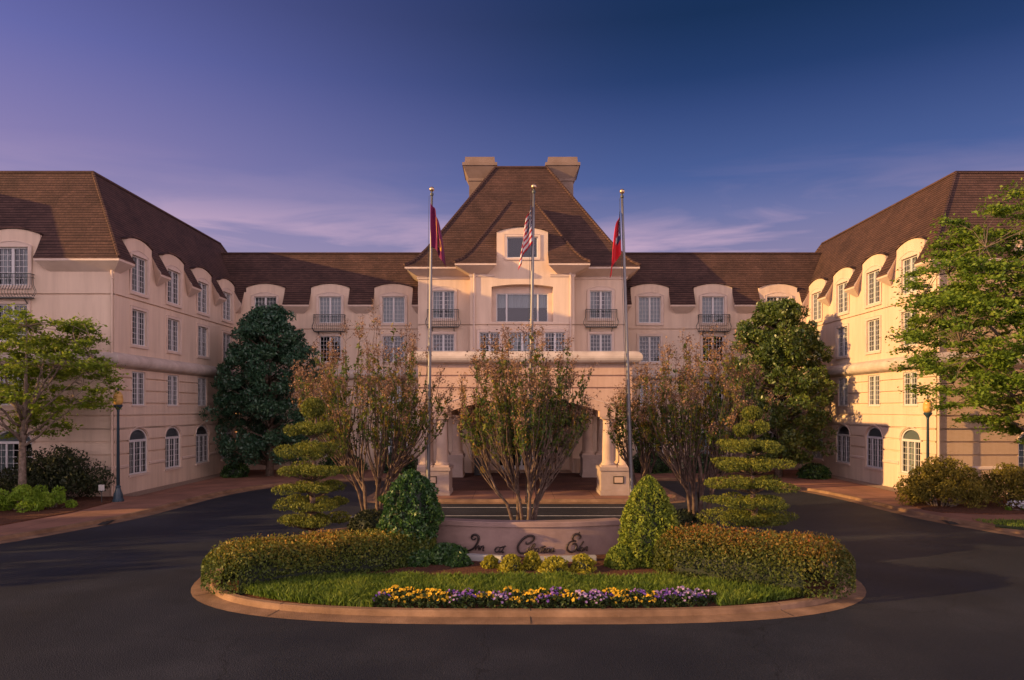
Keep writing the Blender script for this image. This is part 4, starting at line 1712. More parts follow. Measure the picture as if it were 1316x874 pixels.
# ---------------------------------------------------------------- light open tree with layered sprays
def spray_tree(x, y, trunk_h, crown, matl, label, ncl, nper, lsize, gap=.43, name='shade_tree', lean=(0, 0), group=None, keep=None, seedz=1.0, tr0=.16):
    """crown = (cx, cy, cz, rx, ry, rz)"""
    t = empty(name, (x, y, .2), label, 'tree', group)
    tr = MB()
    cx, cy, cz, rx, ry, rz = crown
    top = Vector((cx, cy, cz + rz * .75))
    stem = [Vector((x, y, .1)), Vector((x + lean[0] * .3, y + lean[1] * .3, trunk_h * .55)), Vector((x + lean[0], y + lean[1], trunk_h)), Vector((cx * .6 + (x + lean[0]) * .4, cy, (trunk_h + cz) / 2 + .3)), top]
    tr.tube(stem, [tr0 * 1.25, tr0, tr0 * .85, tr0 * .6, tr0 * .12], 8)
    cs = []
    limbs = []
    for k in range(15):
        a = 2.4 * k + rng.normal() * .25
        f = .25 + .75 * (k % 5) / 4
        s0 = stem[2].lerp(stem[3], .0 + .9 * (k / 14))
        e0 = Vector((cx + rx * .80 * f ** .3 * math.cos(a), cy + ry * .8 * math.sin(a), cz + rz * (-.55 + 1.15 * (k / 14)) + .3))
        c0 = s0.lerp(e0, .5) + Vector((rng.normal() * .15, rng.normal() * .15, -.12 * rz * (1 if k > 6 else .4)))
        pts = [s0 * (1 - t_) ** 2 + c0 * 2 * t_ * (1 - t_) + e0 * t_ * t_ for t_ in [j / 7 for j in range(8)]]
        pts = [q_ + Vector((rng.normal(), rng.normal(), rng.normal())) * .06 for q_ in pts]
        if keep and not keep(np.array(e0)):
            pts = pts[:5]
        tr.tube(pts, [tr0 * (.42 - .05 * j) for j in range(len(pts))], 6)
        limbs.extend(pts[2:])
    limbs.extend([stem[3], stem[4]])
    for k in range(ncl):
        d = rng.normal(size=3)
        d /= np.linalg.norm(d)
        r_ = rng.uniform(.25, 1) ** .5
        c = np.array([cx + d[0] * rx * r_, cy + d[1] * ry * r_, cz + d[2] * rz * r_])
        if keep and not keep(c):
            continue
        if vnoise(c[None, :], .85, len(label))[0] < gap:
            continue
        cs.append(c)
        a0 = min(limbs, key=lambda q_: (q_ - Vector(c)).length_squared + max(0, q_.z - c[2]) * .5)
        c1 = Vector(c)
        mid = a0.lerp(c1, .5) + Vector((rng.normal() * .1, rng.normal() * .1, .12 + .1 * rng.normal()))
        tr.tube([a0, mid, c1], [.020, .012, .004], 4, cap=False)
    tr.build('trunk', M['bark'], t, smooth=True)
    P, I = [], []
    for k, c in enumerate(cs):
        n = int(nper * rng.uniform(.6, 1.4))
        R_ = rng.uniform(.5, .95)
        # a flat spray made of a few twigs
        out = np.array([c[0] - cx, c[1] - cy, 0.0])
        out /= np.linalg.norm(out) + 1e-6
        for tw in range(6):
            a = rng.uniform(-1.2, 1.2)
            dv = np.array([out[0] * math.cos(a) - out[1] * math.sin(a), out[0] * math.sin(a) + out[1] * math.cos(a), rng.normal() * .22])
            s_ = rng.uniform(-.35, 1, n // 6)
            p = c + dv * (s_ * R_)[:, None] + rng.normal(size=(n // 6, 3)) * np.array([.09, .09, .05])
            P.append(p)
            I.append(np.full(n // 6, rng.uniform(0, 1)))
    P = np.concatenate(P)
    I = np.concatenate(I)
    V = leaf_quads(P, lsize, .55, flat=.55)
    rnd = .45 * rng.uniform(0, 1, len(P)) + .3 * I + .25 * vnoise(P, 1.0, 5)
    leaf_obj('crown', V, rnd, matl, t)
    return t


spray_tree(-20.6, 31.0, 2.6, (-20.4, 31.0, 5.7, 3.5, 2.9, 2.75), L['spring'], 'young yellow green tree in the mulch bed in front of the left wing', 440, 130, .13, tr0=.15)
spray_tree(19.3, 26.6, 3.0, (19.2, 26.6, 7.3, 5.0, 4.2, 4.9), L['spring_warm'], 'large fresh green tree overhanging the right wing at the edge of the picture', 1150, 150, .125, gap=.36, tr0=.2,
           keep=lambda c: c[2] > 2.9 + .38 * max(19.5 - c[0], 0) and not (c[0] < 15.8 and c[2] > 9.3))

# trees further left along the drive, out of the frame, that shade the asphalt
OFFL = [(-37, 13.5, 7.2), (-39, 17.2, 8.6), (-37.5, 20.6, 8.0), (-40, 24.2, 9.4), (-38, 27.6, 8.4)]


# ---------------------------------------------------------------- crape myrtles
def bez(a, b, c, n):
    return [a * (1 - t) ** 2 + b * 2 * t * (1 - t) + c * t * t for t in [k / (n - 1) for k in range(n)]]


def myrtle(x, y, top, rx, label, ns, nst, seed, zb=.25, dense=1.0, skew=0.0, warm=0.0):
    r = np.random.default_rng(seed)
    t = empty('crape_myrtle', (x, y, zb), label, 'tree', 'crape myrtles on the island')
    tr = MB()
    stems = []
    for k in range(nst):
        a = 6.283 * k / nst + r.uniform(-.3, .3)
        b0 = Vector((x + .20 * math.cos(a), y + .18 * math.sin(a), zb - .05))
        hk = r.uniform(1.9, 2.6)
        sp = r.uniform(.65, 1.05) * rx * .52
        k1 = Vector((x + sp * .45 * math.cos(a) + r.normal() * .07, y + sp * .45 * math.sin(a), zb + hk * .55))
        k2 = Vector((x + skew * .3 + sp * math.cos(a) + r.normal() * .06, y + sp * math.sin(a), zb + hk))
        pts = [b0, b0.lerp(k1, .5) + Vector((r.normal() * .04, r.normal() * .04, 0)), k1, k1.lerp(k2, .5) + Vector((r.normal() * .06, r.normal() * .04, 0)), k2]
        tr.tube(pts, [.075, .058, .05, .042, .03], 7)
        stems.append(pts)
    P, J, SP, SD = [], [], [], []
    for k in range(ns):
        a = r.uniform(0, 6.283)
        q = r.uniform(0.0, 1) ** .45
        tip = Vector((x + skew + rx * q * math.cos(a), y + rx * .9 * q * math.sin(a), 0))
        tip.z = zb + (top - zb) * (1.0 - .30 * q ** 2.0) * r.uniform(.66, 1.0)
        # nearest stem end
        st = min(stems, key=lambda s_: (s_[4].xy - (Vector((x, y)) + (tip.xy - Vector((x, y))) * .55)).length + r.uniform(0, .4))
        f = r.uniform(0, 2.6)
        s0 = st[2].lerp(st[3], f) if f < 1 else st[3].lerp(st[4], min(f - 1, 1))
        ctrl = Vector((s0.x * .25 + tip.x * .75, s0.y * .25 + tip.y * .75, s0.z + (tip.z - s0.z) * .42))
        path = bez(s0, ctrl, tip, 8)
        path = [p + Vector((r.normal() * .03, r.normal() * .03, 0)) for p in path]
        tr.tube(path, [.024 * (1 - i / 7) + .004 for i in range(8)], 4, cap=False)
        # side twigs with leaves
        m = int(15 * dense)
        for j in range(m):
            u = r.uniform(.22, .93)
            i = min(int(u * 7), 6)
            p0 = path[i].lerp(path[i + 1], u * 7 - i)
            if p0.z < zb + 2.75 + r.normal() * .35:
                continue
            d = Vector((r.normal() * .8, r.normal() * .8, 1.5 + r.uniform(0, 1))).normalized()
            ln = r.uniform(.12, .36)
            p1 = p0 + d * ln
            if j % 2 == 0:
                tr.tube([p0, p1], [.008, .004], 3, cap=False)
            nlv = int(r.uniform(7, 13))
            uu = r.uniform(.1, 1, nlv)
            pp_ = np.array(p0) + np.outer(uu, np.array(d) * ln) + r.normal(size=(nlv, 3)) * .028
            P.append(pp_)
            hue = (.10 + .50 * r.uniform() if r.uniform() < .78 else .72 + .28 * r.uniform()) + .25 * (u - .6) + warm
            J.append(np.clip(hue - .12 + r.normal(size=nlv) * .10, 0, 1))
        # old flower heads at the tips
        if r.uniform() < .9:
            for j in range(8):
                p0 = path[-2].lerp(path[-1], r.uniform(.1, 1))
                d = Vector((r.normal() * .6, r.normal() * .6, 1)).normalized() * r.uniform(.2, .5)
                tr.tube([p0, p0 + d], [.006, .003], 3, cap=False)
                nn = 11
                SP.append(np.array(p0) + np.outer(r.uniform(.15, 1, nn), np.array(d)) + r.normal(size=(nn, 3)) * .055)
                SD.append(r.uniform(0, 1, nn))
    tr.build('trunk', M['smoothbark'], t, smooth=True)
    P = np.concatenate(P)
    V = leaf_quads(P, .09, .52, updir=(0, 0, 1), up=.35)
    leaf_obj('crown', V, np.concatenate(J), L['myrtle'], t)
    P = np.concatenate(SP)
    V = leaf_quads(P, .052, .8)
    leaf_obj('seed_heads', V, np.concatenate(SD), L['seed'], t)
    return t


myrtle(.36, 22.6, 7.45, 2.1, 'multi stemmed crape myrtle directly behind the curved sign wall', 120, 8, 11)
myrtle(-4.75, 25.0, 7.75, 2.75, 'multi stemmed crape myrtle between the left tiered topiary and the dark upright shrub', 135, 8, 12, warm=.06)
myrtle(6.1, 24.4, 7.3, 2.3, 'multi stemmed crape myrtle behind the pointed golden green conifer', 110, 8, 13, warm=.10, skew=.15)
myrtle(4.55, 26.0, 6.3, 1.05, 'slimmer leafier crape myrtle leaning beside the right flagpole', 42, 4, 14, warm=-.10, skew=-.25)


# ---------------------------------------------------------------- solid clipped plants
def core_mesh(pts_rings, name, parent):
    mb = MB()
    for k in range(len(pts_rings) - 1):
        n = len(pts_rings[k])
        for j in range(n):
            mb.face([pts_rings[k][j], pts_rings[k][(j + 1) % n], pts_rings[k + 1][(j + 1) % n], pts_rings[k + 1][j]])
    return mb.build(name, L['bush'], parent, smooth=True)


def blob_ring(cx, cy, r, z, n=20, sq=1.0):
    return [(cx + r * math.cos(6.2832 * k / n), cy + r * sq * math.sin(6.2832 * k / n), z) for k in range(n)]


TIERS_L = [(524, 30, 26), (550, 66, 20), (577.5, 86, 26), (605, 96, 20), (626, 92, 15), (647, 94, 15), (668, 98, 18)]
TIERS_R = [(531, 26, 18), (551, 52, 22), (573, 88, 20), (597, 103, 20), (621, 112, 19), (643, 114, 17), (664, 118, 20)]


def topiary(px, d, tiers, label, seed):
    r = np.random.default_rng(seed)
    x = (px - 660) * d / 950
    t = empty('tiered_topiary', (x, d, .25), label, 'topiary', 'cloud pruned topiaries on the island')
    tr = MB()
    ztop = 4.3 + (525 - tiers[0][0]) * d / 950
    pts, rad = [], []
    for k in range(9):
        f = k / 8
        pts.append((x + r.normal() * .035, d + r.normal() * .03, .2 + (ztop - .2) * f))
        rad.append(.10 * (1 - f) + .02)
    for (py, pw, ph) in tiers:
        z = 4.3 + (525 - py) * d / 950
        for k in range(9):
            a = r.uniform(0, 6.283)
            R_ = pw * d / 950 / 2 * r.uniform(.5, .85)
            tr.tube([(x, d, z - .3), (x + R_ * .5 * math.cos(a), d + R_ * .5 * math.sin(a), z - .2), (x + R_ * math.cos(a), d + R_ * math.sin(a), z - .03)], [.03, .02, .008], 4, cap=False)
    tr.tube(pts, rad, 7)
    tr.build('trunk', M['smoothbark'], t, smooth=True)
    for i, (py, pw, ph) in enumerate(tiers):
        z = 4.3 + (525 - py) * d / 950
        R_ = pw * d / 950 / 2
        H = ph * d / 950 / 2 * (.82 if i else 1.0)
        # a pad of several lumps, leafier at the rim, with gaps
        nl = int(1800 + 3600 * R_)
        lum = []
        nlum = 13 if i > 0 else 3
        for k in range(nlum):
            a = 6.283 * k / nlum + r.uniform(-.25, .25)
            q = R_ * r.uniform(.52, .92) if k % 3 else R_ * r.uniform(.1, .45)
            lum.append((x + q * math.cos(a), d + q * math.sin(a), z + r.normal() * .04, R_ * r.uniform(.24, .38), H * r.uniform(.6, 1.1)))
        if i == 0:
            lum = [(x, d, z, R_, H * 1.0)]
        Pp = []
        for (lx, ly, lz, lr, lh) in lum:
            n = nl // len(lum)
            dv = r.normal(size=(n, 3))
            dv /= np.linalg.norm(dv, axis=1, keepdims=True)
            rr = r.uniform(.55, 1.04, n) ** .5
            Pp.append(np.array([lx, ly, lz]) + dv * rr[:, None] * np.array([lr, lr, lh]))
        P = np.concatenate(Pp)
        V = leaf_quads(P, .062, .42, updir=(0, 0, 1), up=.45)
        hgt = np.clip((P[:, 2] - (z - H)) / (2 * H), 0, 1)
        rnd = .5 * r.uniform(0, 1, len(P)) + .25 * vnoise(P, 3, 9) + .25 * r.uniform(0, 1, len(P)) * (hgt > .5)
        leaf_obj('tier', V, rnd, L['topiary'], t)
    return t


topiary(403, 22.0, TIERS_L, 'tiered cloud pruned topiary with rounded top, left of the dark upright shrub', 21)
topiary(967, 21.6, TIERS_R, 'tiered cloud pruned topiary with tapering top above the bronze right hedge', 22)


def surface_leaves(fn_sample, n, size, aspect, depth, updir, up, seed):
    r = np.random.default_rng(seed)
    P, N = fn_sample(n, r)
    P = P - N * (r.uniform(0, 1, n) ** 2)[:, None] * depth
    V = leaf_quads(P, size, aspect, updir=updir, up=up)
    return P, V


def cone_plant(x, y, h, rad, matl, label, name, n=13000, lsize=.075, seed=31, lump=.10, prof=None, zb=.2, cat='shrub', lobes=None):
    """dense shrub of revolution with lumps: prof(t)->radius factor"""
    r = np.random.default_rng(seed)
    t = empty(name, (x, y, zb), label, cat)
    prof = prof or (lambda q: (1 - q) ** .62 * (.55 + .45 * min(1, q * 6 + .35)))
    q = r.uniform(0, 1, n * 2) ** 1.15
    pr = np.array([prof(v) for v in q])
    keep = r.uniform(0, 1, n * 2) < np.clip(pr + .12, 0, 1)
    q, pr = q[keep][:n], pr[keep][:n]
    a = r.uniform(0, 6.2832, len(q))
    base = np.stack([np.cos(a), np.sin(a), q * h / rad], 1)
    lumpf = 1 + lump * 2.2 * (vnoise(base * 1.0, 3.2, seed) - .5) + lump * (vnoise(base * 1.0, 8, seed + 1) - .5) * 1.5
    rr = rad * pr * lumpf * (1 - .22 * r.uniform(0, 1, len(q)) ** 2)
    P = np.stack([x + rr * np.cos(a), y + rr * np.sin(a), zb + q * h], 1)
    V = leaf_quads(P, lsize, .5, updir=(0, 0, 1), up=.3)
    rnd = .5 * r.uniform(0, 1, len(P)) + .5 * np.clip((lumpf - 1) / (lump * 2.4) + .5, 0, 1)
    leaf_obj('foliage', V, rnd, matl, t)
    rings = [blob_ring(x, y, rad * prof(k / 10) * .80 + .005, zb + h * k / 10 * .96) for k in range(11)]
    core_mesh(rings, 'dark_core', t)  # solid dark core added inside to block light between the leaves
    return t


dome = lambda q: math.sqrt(max(0, 1 - (q * 1.0) ** 2.4)) * (.86 + .14 * min(1, q * 4))
upright = lambda q: (1 - q ** 4.5) ** .75 * (.74 + .26 * min(1, q * 2.2))
cone_plant(3.52, 19.3, 2.36, .80, L['cone'], 'pointed bright golden green conifer at the right end of the sign wall', 'dwarf_conifer', seed=41, n=15000, lump=.15, prof=lambda q: (1 - q ** 2.6) ** .75 * (.82 + .14 * min(1, q * 5)))
cone_plant(2.75, 18.9, .62, .42, L['cone'], 'small golden green mound at the left foot of the pointed conifer', 'low_conifer', seed=42, n=3500, prof=dome)
cone_plant(-2.75, 19.9, 2.45, .76, L['darkshrub'], 'tall dark green upright shrub at the left end of the sign wall', 'upright_shrub', seed=43, n=12000, lsize=.10, lump=.28, prof=upright)
for i, (px, py, w, h, m, lab) in enumerate((
        (572, 722, 58, .50, 'darkshrub', 'low dark green mound at the foot of the tall dark shrub'),
        (530, 725, 60, .55, 'darkshrub', 'wide dark green mound next to the left hedge end'),
        (590, 728, 32, .36, 'darkshrub', 'small round dark green ball shrub below the left pale bar'),
        (630, 731, 20, .36, 'box', 'golden box shrub standing leftmost before the sign lettering'),
        (657, 735, 28, .46, 'box', 'broad golden box shrub below the word at on the sign'),
        (684, 733, 23, .50, 'box', 'golden box shrub on a bare stem at the gap between the pale bars'),
        (713, 736, 38, .42, 'box', 'widest golden box shrub, right of the centre of the sign'),
        (749, 735, 30, .47, 'box', 'golden box shrub below the last word of the sign'),
        (480, 683, 66, .75, 'bush', 'brownish shrub behind the inner end of the left hedge'),
        (880, 683, 60, .75, 'bush', 'dull green shrub behind the inner end of the right hedge'))):
    d = 4.08 * 950 / (py - 525)
    cone_plant((px - 660) * d / 950, d, h, w * d / 950 / 2, L[m], lab, 'round_shrub', seed=50 + i, n=2600 if w < 40 else 4200, lsize=.06 if m == 'box' else .08, lump=.3 if m == 'box' else .2, prof=dome, zb=.2)


# ---- hedges along the island's flanks
def hedge(path, w, h, matl, label, seed, n=26000):
    r = np.random.default_rng(seed)
    pts = smooth_path([Vector(p) for p in path], 8)
    Ls = [0]
    for k in range(1, len(pts)):
        Ls.append(Ls[-1] + (pts[k] - pts[k - 1]).length)
    LT = Ls[-1]
    t = empty('flowering_hedge', (path[1][0], path[1][1], .15), label, 'hedge', 'hedges round the island')

    def frame(s_):
        s_ = min(max(s_, 0), LT)
        k = min(range(len(Ls) - 1), key=lambda i: 0 if Ls[i] <= s_ <= Ls[i + 1] else 1)
        f = (s_ - Ls[k]) / max(Ls[k + 1] - Ls[k], 1e-6)
        p = pts[k].lerp(pts[k + 1], f)
        d = (pts[k + 1] - pts[k]).normalized()
        return p, d
    # superellipse cross section, rounded ends
    P, H_ = [], []
    tab = [frame(LT * k / 60) for k in range(61)]
    for k in range(n):
        s_ = r.uniform(-w * .5, LT + w * .5)
        e = 0
        if s_ < 0:
            e = -s_ / (w * .5)
        elif s_ > LT:
            e = (s_ - LT) / (w * .5)
        sc = math.sqrt(max(1 - e * e, 0.0))
        p, d = tab[int(min(max(s_ / LT, 0), 1) * 60)]
        p = p + d * (s_ if s_ < 0 else (s_ - LT if s_ > LT else (s_ - LT * int(s_ / LT * 60) / 60)))
        a = r.uniform(-.12, math.pi + .12)
        ca, sa = math.cos(a), math.sin(a)
        ex = .55
        hx = w * .5 * sc * abs(ca) ** ex * (1 if ca > 0 else -1)
        hz = h * (.55 + .45 * sc) * (max(sa, 0) ** ex)
        q = 1 - .16 * r.uniform() ** 2
        P.append((p.x - d.y * hx * q, p.y + d.x * hx * q, .16 + hz * q + (0 if sa > 0 else r.uniform(0, .2))))
    P = np.array(P)
    bumpn = vnoise(P, 2.6, seed)
    P[:, 2] += (bumpn - .5) * .14 * (P[:, 2] > .4)
    # new shoots standing above the clipped top
    hz = (P[:, 2] - .16) / h
    sh = (hz > .8) & (r.uniform(0, 1, n) < .25)
    P[sh, 2] += r.uniform(0, .11, sh.sum())
    V = leaf_quads(P, .062, .55, updir=(0, 0, 1), up=.3)
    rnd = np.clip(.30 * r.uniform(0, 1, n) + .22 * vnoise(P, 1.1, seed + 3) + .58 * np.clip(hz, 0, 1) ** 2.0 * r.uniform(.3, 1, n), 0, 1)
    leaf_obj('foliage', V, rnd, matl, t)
    rings = []
    for k in range(-4, 65):
        s_ = LT * k / 60
        p, d = frame(s_)
        e = 0
        if k < 0:
            p = p + d * s_
            e = -s_ / (w * .5)
        if k > 60:
            p = p + d * (s_ - LT)
            e = (s_ - LT) / (w * .5)
        sc = math.sqrt(max(1 - min(e, 1) ** 2, 0)) * .83
        rings.append([(p.x - d.y * w * .5 * sc * abs(math.cos(a)) ** .55 * (1 if math.cos(a) > 0 else -1), p.y + d.x * w * .5 * sc * abs(math.cos(a)) ** .55 * (1 if math.cos(a) > 0 else -1), .1 + (h * .84) * (.55 + .45 * sc / .83) * max(math.sin(a), 0) ** .55) for a in np.linspace(0, math.pi, 13)])
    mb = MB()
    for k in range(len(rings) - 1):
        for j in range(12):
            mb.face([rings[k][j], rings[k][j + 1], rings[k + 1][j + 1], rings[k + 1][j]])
    mb.build('dark_core', L['bush'], t, smooth=True)  # dark core added within the hedge so light does not pass through
    return t


hedge([(-6.35, 17.35), (-5.2, 18.15), (-4.0, 18.95), (-2.95, 19.75)], 1.8, .95, L['hedge'], 'orange tipped olive hedge curving round the left end of the island', 71)
hedge([(4.55, 18.65), (5.6, 17.9), (6.75, 17.1)], 2.1, 1.14, L['hedge_red'], 'bronze red tipped hedge mounded over the right end of the island', 72)


# ---- loose bushes in the side beds
def loose_bush(cx, cy, rx, ry, h, matl, label, seed, nl=9000, lsize=.12, name='bush', ncl=46, zb=.18, group=None, up=.3):
    r = np.random.default_rng(seed)
    t = empty(name, (cx, cy, zb), label, 'bush', group)
    cs, rs = [], []
    for k in range(ncl):
        a = r.uniform(0, 6.283)
        q = math.sqrt(r.uniform(0, 1))
        hh = h * (1 - .55 * q ** 2.5)
        cs.append((cx + rx * q * math.cos(a) * .86, cy + ry * q * math.sin(a) * .86, zb + hh * r.uniform(.25, .84)))
        rs.append(min(rx, h) * r.uniform(.20, .34))
    P, I = clumps(cs, rs, [nl // ncl] * ncl, .8, .5)
    k_ = P[:, 2] > zb - .02
    P, I = P[k_], I[k_]
    V = leaf_quads(P, lsize, .45, updir=(0, 0, 1), up=up)
    cr = r.uniform(0, 1, ncl)
    rnd = .45 * r.uniform(0, 1, len(P)) + .3 * cr[I] + .25 * vnoise(P, 2, seed)
    leaf_obj('foliage', V, rnd, matl, t)
    tw = MB()
    for c in cs[::2]:
        tw.tube([(cx + (c[0] - cx) * .3, cy + (c[1] - cy) * .3, zb - .05), ((cx * .4 + c[0] * .6), (cy * .4 + c[1] * .6), zb + (c[2] - zb) * .55), c], [.03, .02, .008], 4, cap=False)
    tw.build('stems', M['bark'], t)
    return t


loose_bush(-20.6, 33.2, 2.6, 1.1, 2.5, L['bush'], 'large dark bush against the front wall of the left wing', 81, 13000, .13, ncl=60)
loose_bush(-25.2, 33.0, 2.4, 1.2, 2.3, L['bush'], 'dark bush at the left edge of the picture behind the young tree trunk', 82, 8000, .13)
for i, (x, y, rx, h) in enumerate(((-20.9, 29.6, .85, .70), (-19.8, 29.9, .8, .78), (-19.05, 30.7, .7, .75), (-21.2, 28.3, .9, .62), (-20.2, 31.0, .8, .8), (-22.3, 29.4, .9, .8))):
    labs = ['lime green ground shrub at the front edge of the left mulch bed', 'lime green ground shrub in the middle of the low row by the left pavement', 'lime green ground shrub nearest to the lamp post',
            'lime green ground shrub closest to the camera at the left picture edge', 'lime green ground shrub in front of the large dark bush', 'lime green ground shrub below the young tree trunk']
    loose_bush(x, y, rx * 1.15, .85, h * 1.25, L['lime'], labs[i], 90 + i, 3600, .10, 'low_shrub', 18, group='lime green shrubs in the left bed', up=.45)
loose_bush(18.1, 31.3, 1.75, 1.3, 2.25, L['cypress'], 'large golden olive cypress bush on the corner of the right wing', 101, 17000, .105, ncl=70)
loose_bush(21.3, 31.6, 1.7, 1.2, 2.1, L['cypress'], 'golden olive cypress bush cut off by the right edge of the picture', 102, 9000, .105)
loose_bush(20.9, 29.9, 1.0, .5, .35, L['lime'], 'low leafy mound of white pansies at the right edge of the picture', 103, 1500, .07, 'pansy_mound', 14)
wp_ = np.stack([20.9 + rng.uniform(-1, 1, 130), 29.85 + rng.uniform(-.45, .35, 130), .46 + rng.uniform(-.14, .1, 130)], 1)
leaf_obj('petals', leaf_quads(wp_, .075, .9), rng.uniform(0, 1, 130), L['whitepetal'], [o for o in COL.objects if o.get('label', '').startswith('low leafy mound of white')][0])
# foundation planting
for i, (x, y, rx, h, lab) in enumerate((
        (-16.9, 44.9, .85, .85, 'clipped green shrub at the foot of the dark evergreen tree'),
        (17.9, 44.0, .95, .9, 'clipped green shrub at the foot of the sunlit evergreen tree'),
        (-7.6, 48.3, 1.5, 1.3, 'clipped green shrub left of the portico against the rear wall'),
        (8.9, 48.3, 1.6, 1.35, 'clipped green shrub right of the portico against the rear wall'),
        (-11.2, 48.2, 1.5, 1.2, 'dark green shrub against the rear wall near the left evergreen tree'),
        (12.6, 48.2, 1.5, 1.2, 'dark green shrub against the rear wall near the right evergreen tree'))):
    cone_plant(x, y, h, rx, L['darkshrub'], lab, 'wall_shrub', seed=110 + i, n=2600, lsize=.12, lump=.2, prof=dome, zb=.15)

# shade trees beyond the left edge
for i, (x, y, h) in enumerate(OFFL):
    r = np.random.default_rng(200 + i)
    t = empty('shade_tree', (x, y, .1), 'broad green tree standing beside the approach drive beyond the left bed', 'tree', 'trees along the approach drive')
    tr = MB()
    tr.tube([(x, y, 0), (x + .1, y, h * .4), (x, y, h * .8)], [.22, .16, .05], 7)
    cs = [(x + r.normal() * 1.2, y + r.normal() * 1.25, h * .22 + (h * .66) * r.uniform(0, 1)) for _ in range(55)]
    for c in cs[::2]:
        tr.tube([(x, y, max(.6, c[2] * .6)), c], [.05, .01], 4, cap=False)
    tr.build('trunk', M['bark'], t)
    P, I = clumps(cs, [r.uniform(.5, .95) for _ in cs], [52] * 55, .8, .3)
    leaf_obj('crown', leaf_quads(P, .36, .6), r.uniform(0, 1, len(P)), L['spring_warm'], t)

# ---------------------------------------------------------------- grass and flowers on the island
def front_edge(x):
    """y of the kerb's inner face on the near side at x"""
    return IC[1] - 5.58 * (max(1 - (abs(x - IC[0]) / 7.78) ** 3.2, 0)) ** (1 / 3.2)


G = []
while len(G) < 34000:
    x, y = rng.uniform(-6.9, 7.6), rng.uniform(15.1, 18.2)
    fe = front_edge(x)
    if y < fe + .05 or not in_island(x, y):
        continue
    lim = 17.75 + .12 * math.sin(x * 1.7)
    if y > lim:
        continue
    if -2.95 < x < 4.3 and y < fe + .85:
        continue
    # keep out of the hedges
    if x < -4.3 and y > 16.75 + (x + 6.2) * .55:
        continue
    if x > 3.6 and y > 17.35 - (x - 4.2) * .42:
        continue
    G.append((x, y))
G = np.array(G)
n = len(G)
gz = .15 + .10 * np.clip((G[:, 1] - 15.4) / 3, 0, 1)
hh = rng.uniform(.10, .21, n) * (.75 + .5 * vnoise(np.c_[G, np.zeros(n)], 2.0, 4))
ax = rng.uniform(0, 6.283, n)
wv = np.stack([np.cos(ax), np.sin(ax), np.zeros(n)], 1) * .011
ln = rng.normal(size=(n, 3)) * .045
ln[:, 2] = 0
b0 = np.c_[G, gz - .02]
V = np.empty((n, 4, 3))
V[:, 0] = b0 - wv
V[:, 1] = b0 + wv
mid = b0 + ln * .4
mid[:, 2] += hh * .62
tip = b0 + ln * 1.2
tip[:, 2] += hh
V[:, 2] = tip
V[:, 3] = mid - wv * .9
gv = .55 * rng.uniform(0, 1, n) + .45 * vnoise(np.c_[G, np.zeros(n)], 1.4, 8)
tag(leaf_obj('grass', V, gv, L['grass']), kind='stuff')
# clipped turf of the right verge
G2 = np.stack([rng.uniform(17, 27, 16000), rng.uniform(20.5, 27.4, 16000)], 1)
ok = (G2[:, 0] > 17.6 + np.clip((25.5 - G2[:, 1]) * .55, -1.0, 9))
G2 = G2[ok]
n2 = len(G2)
b0 = np.c_[G2, np.full(n2, .17)]
ax = rng.uniform(0, 6.283, n2)
wv = np.stack([np.cos(ax), np.sin(ax), np.zeros(n2)], 1) * .014
V = np.empty((n2, 4, 3))
ln = rng.normal(size=(n2, 3)) * .03
ln[:, 2] = rng.uniform(.05, .10, n2)
V[:, 0] = b0 - wv
V[:, 1] = b0 + wv
V[:, 2] = b0 + ln
V[:, 3] = b0 + ln * .6 - wv * .8
tag(leaf_obj('grass', V, rng.uniform(.2, .9, n2), L['grass']), kind='stuff')


def pansy_proto(pet, seed):
    r = np.random.default_rng(seed)
    nlf = 190
    d = r.normal(size=(nlf, 3))
    d /= np.linalg.norm(d, axis=1, keepdims=True)
    P = d * (r.uniform(.4, 1, nlf) ** .5)[:, None] * np.array([.20, .20, .16]) + np.array([0, 0, .10])
    P[:, 2] = np.abs(P[:, 2])
    root = bpy.data.objects.new('pansy', None)
    COL.objects.link(root)
    root.empty_display_size = .1
    WL[root.name] = Vector((0, 0, 0))
    leaf_obj('leaves', leaf_quads(P, .065, .5, updir=(0, 0, 1), up=.3), r.uniform(0, 1, nlf), L['pansyleaf'], root, base=(0, 0, 0))
    Q, rr = [], []
    for k in range(17):
        a, q = r.uniform(0, 6.283), math.sqrt(r.uniform(0, 1))
        c = np.array([.19 * q * math.cos(a), .19 * q * math.sin(a), .13 + .12 * (1 - q * q) + r.uniform(0, .05)])
        nv = np.array([r.normal() * .45, -.75 + r.normal() * .35, .75 + r.normal() * .25])
        nv /= np.linalg.norm(nv)
        u = np.cross(nv, [0, 0, 1.0])
        u /= np.linalg.norm(u)
        v = np.cross(nv, u)
        s0 = r.uniform(.017, .027)
        for j in range(5):
            b = 6.283 * j / 5 + r.uniform(-.1, .1)
            e = (u * math.cos(b) + v * math.sin(b))
            f = np.cross(nv, e)
            Q.append(np.array([c, c + e * s0 * .7 + f * s0 * .62 + nv * .004, c + e * s0 * 1.35, c + e * s0 * .7 - f * s0 * .62 + nv * .004]))
            rr.append(r.uniform(0, 1))
    leaf_obj('petals', np.array(Q), np.array(rr), pet, root, base=(0, 0, 0))
    return root


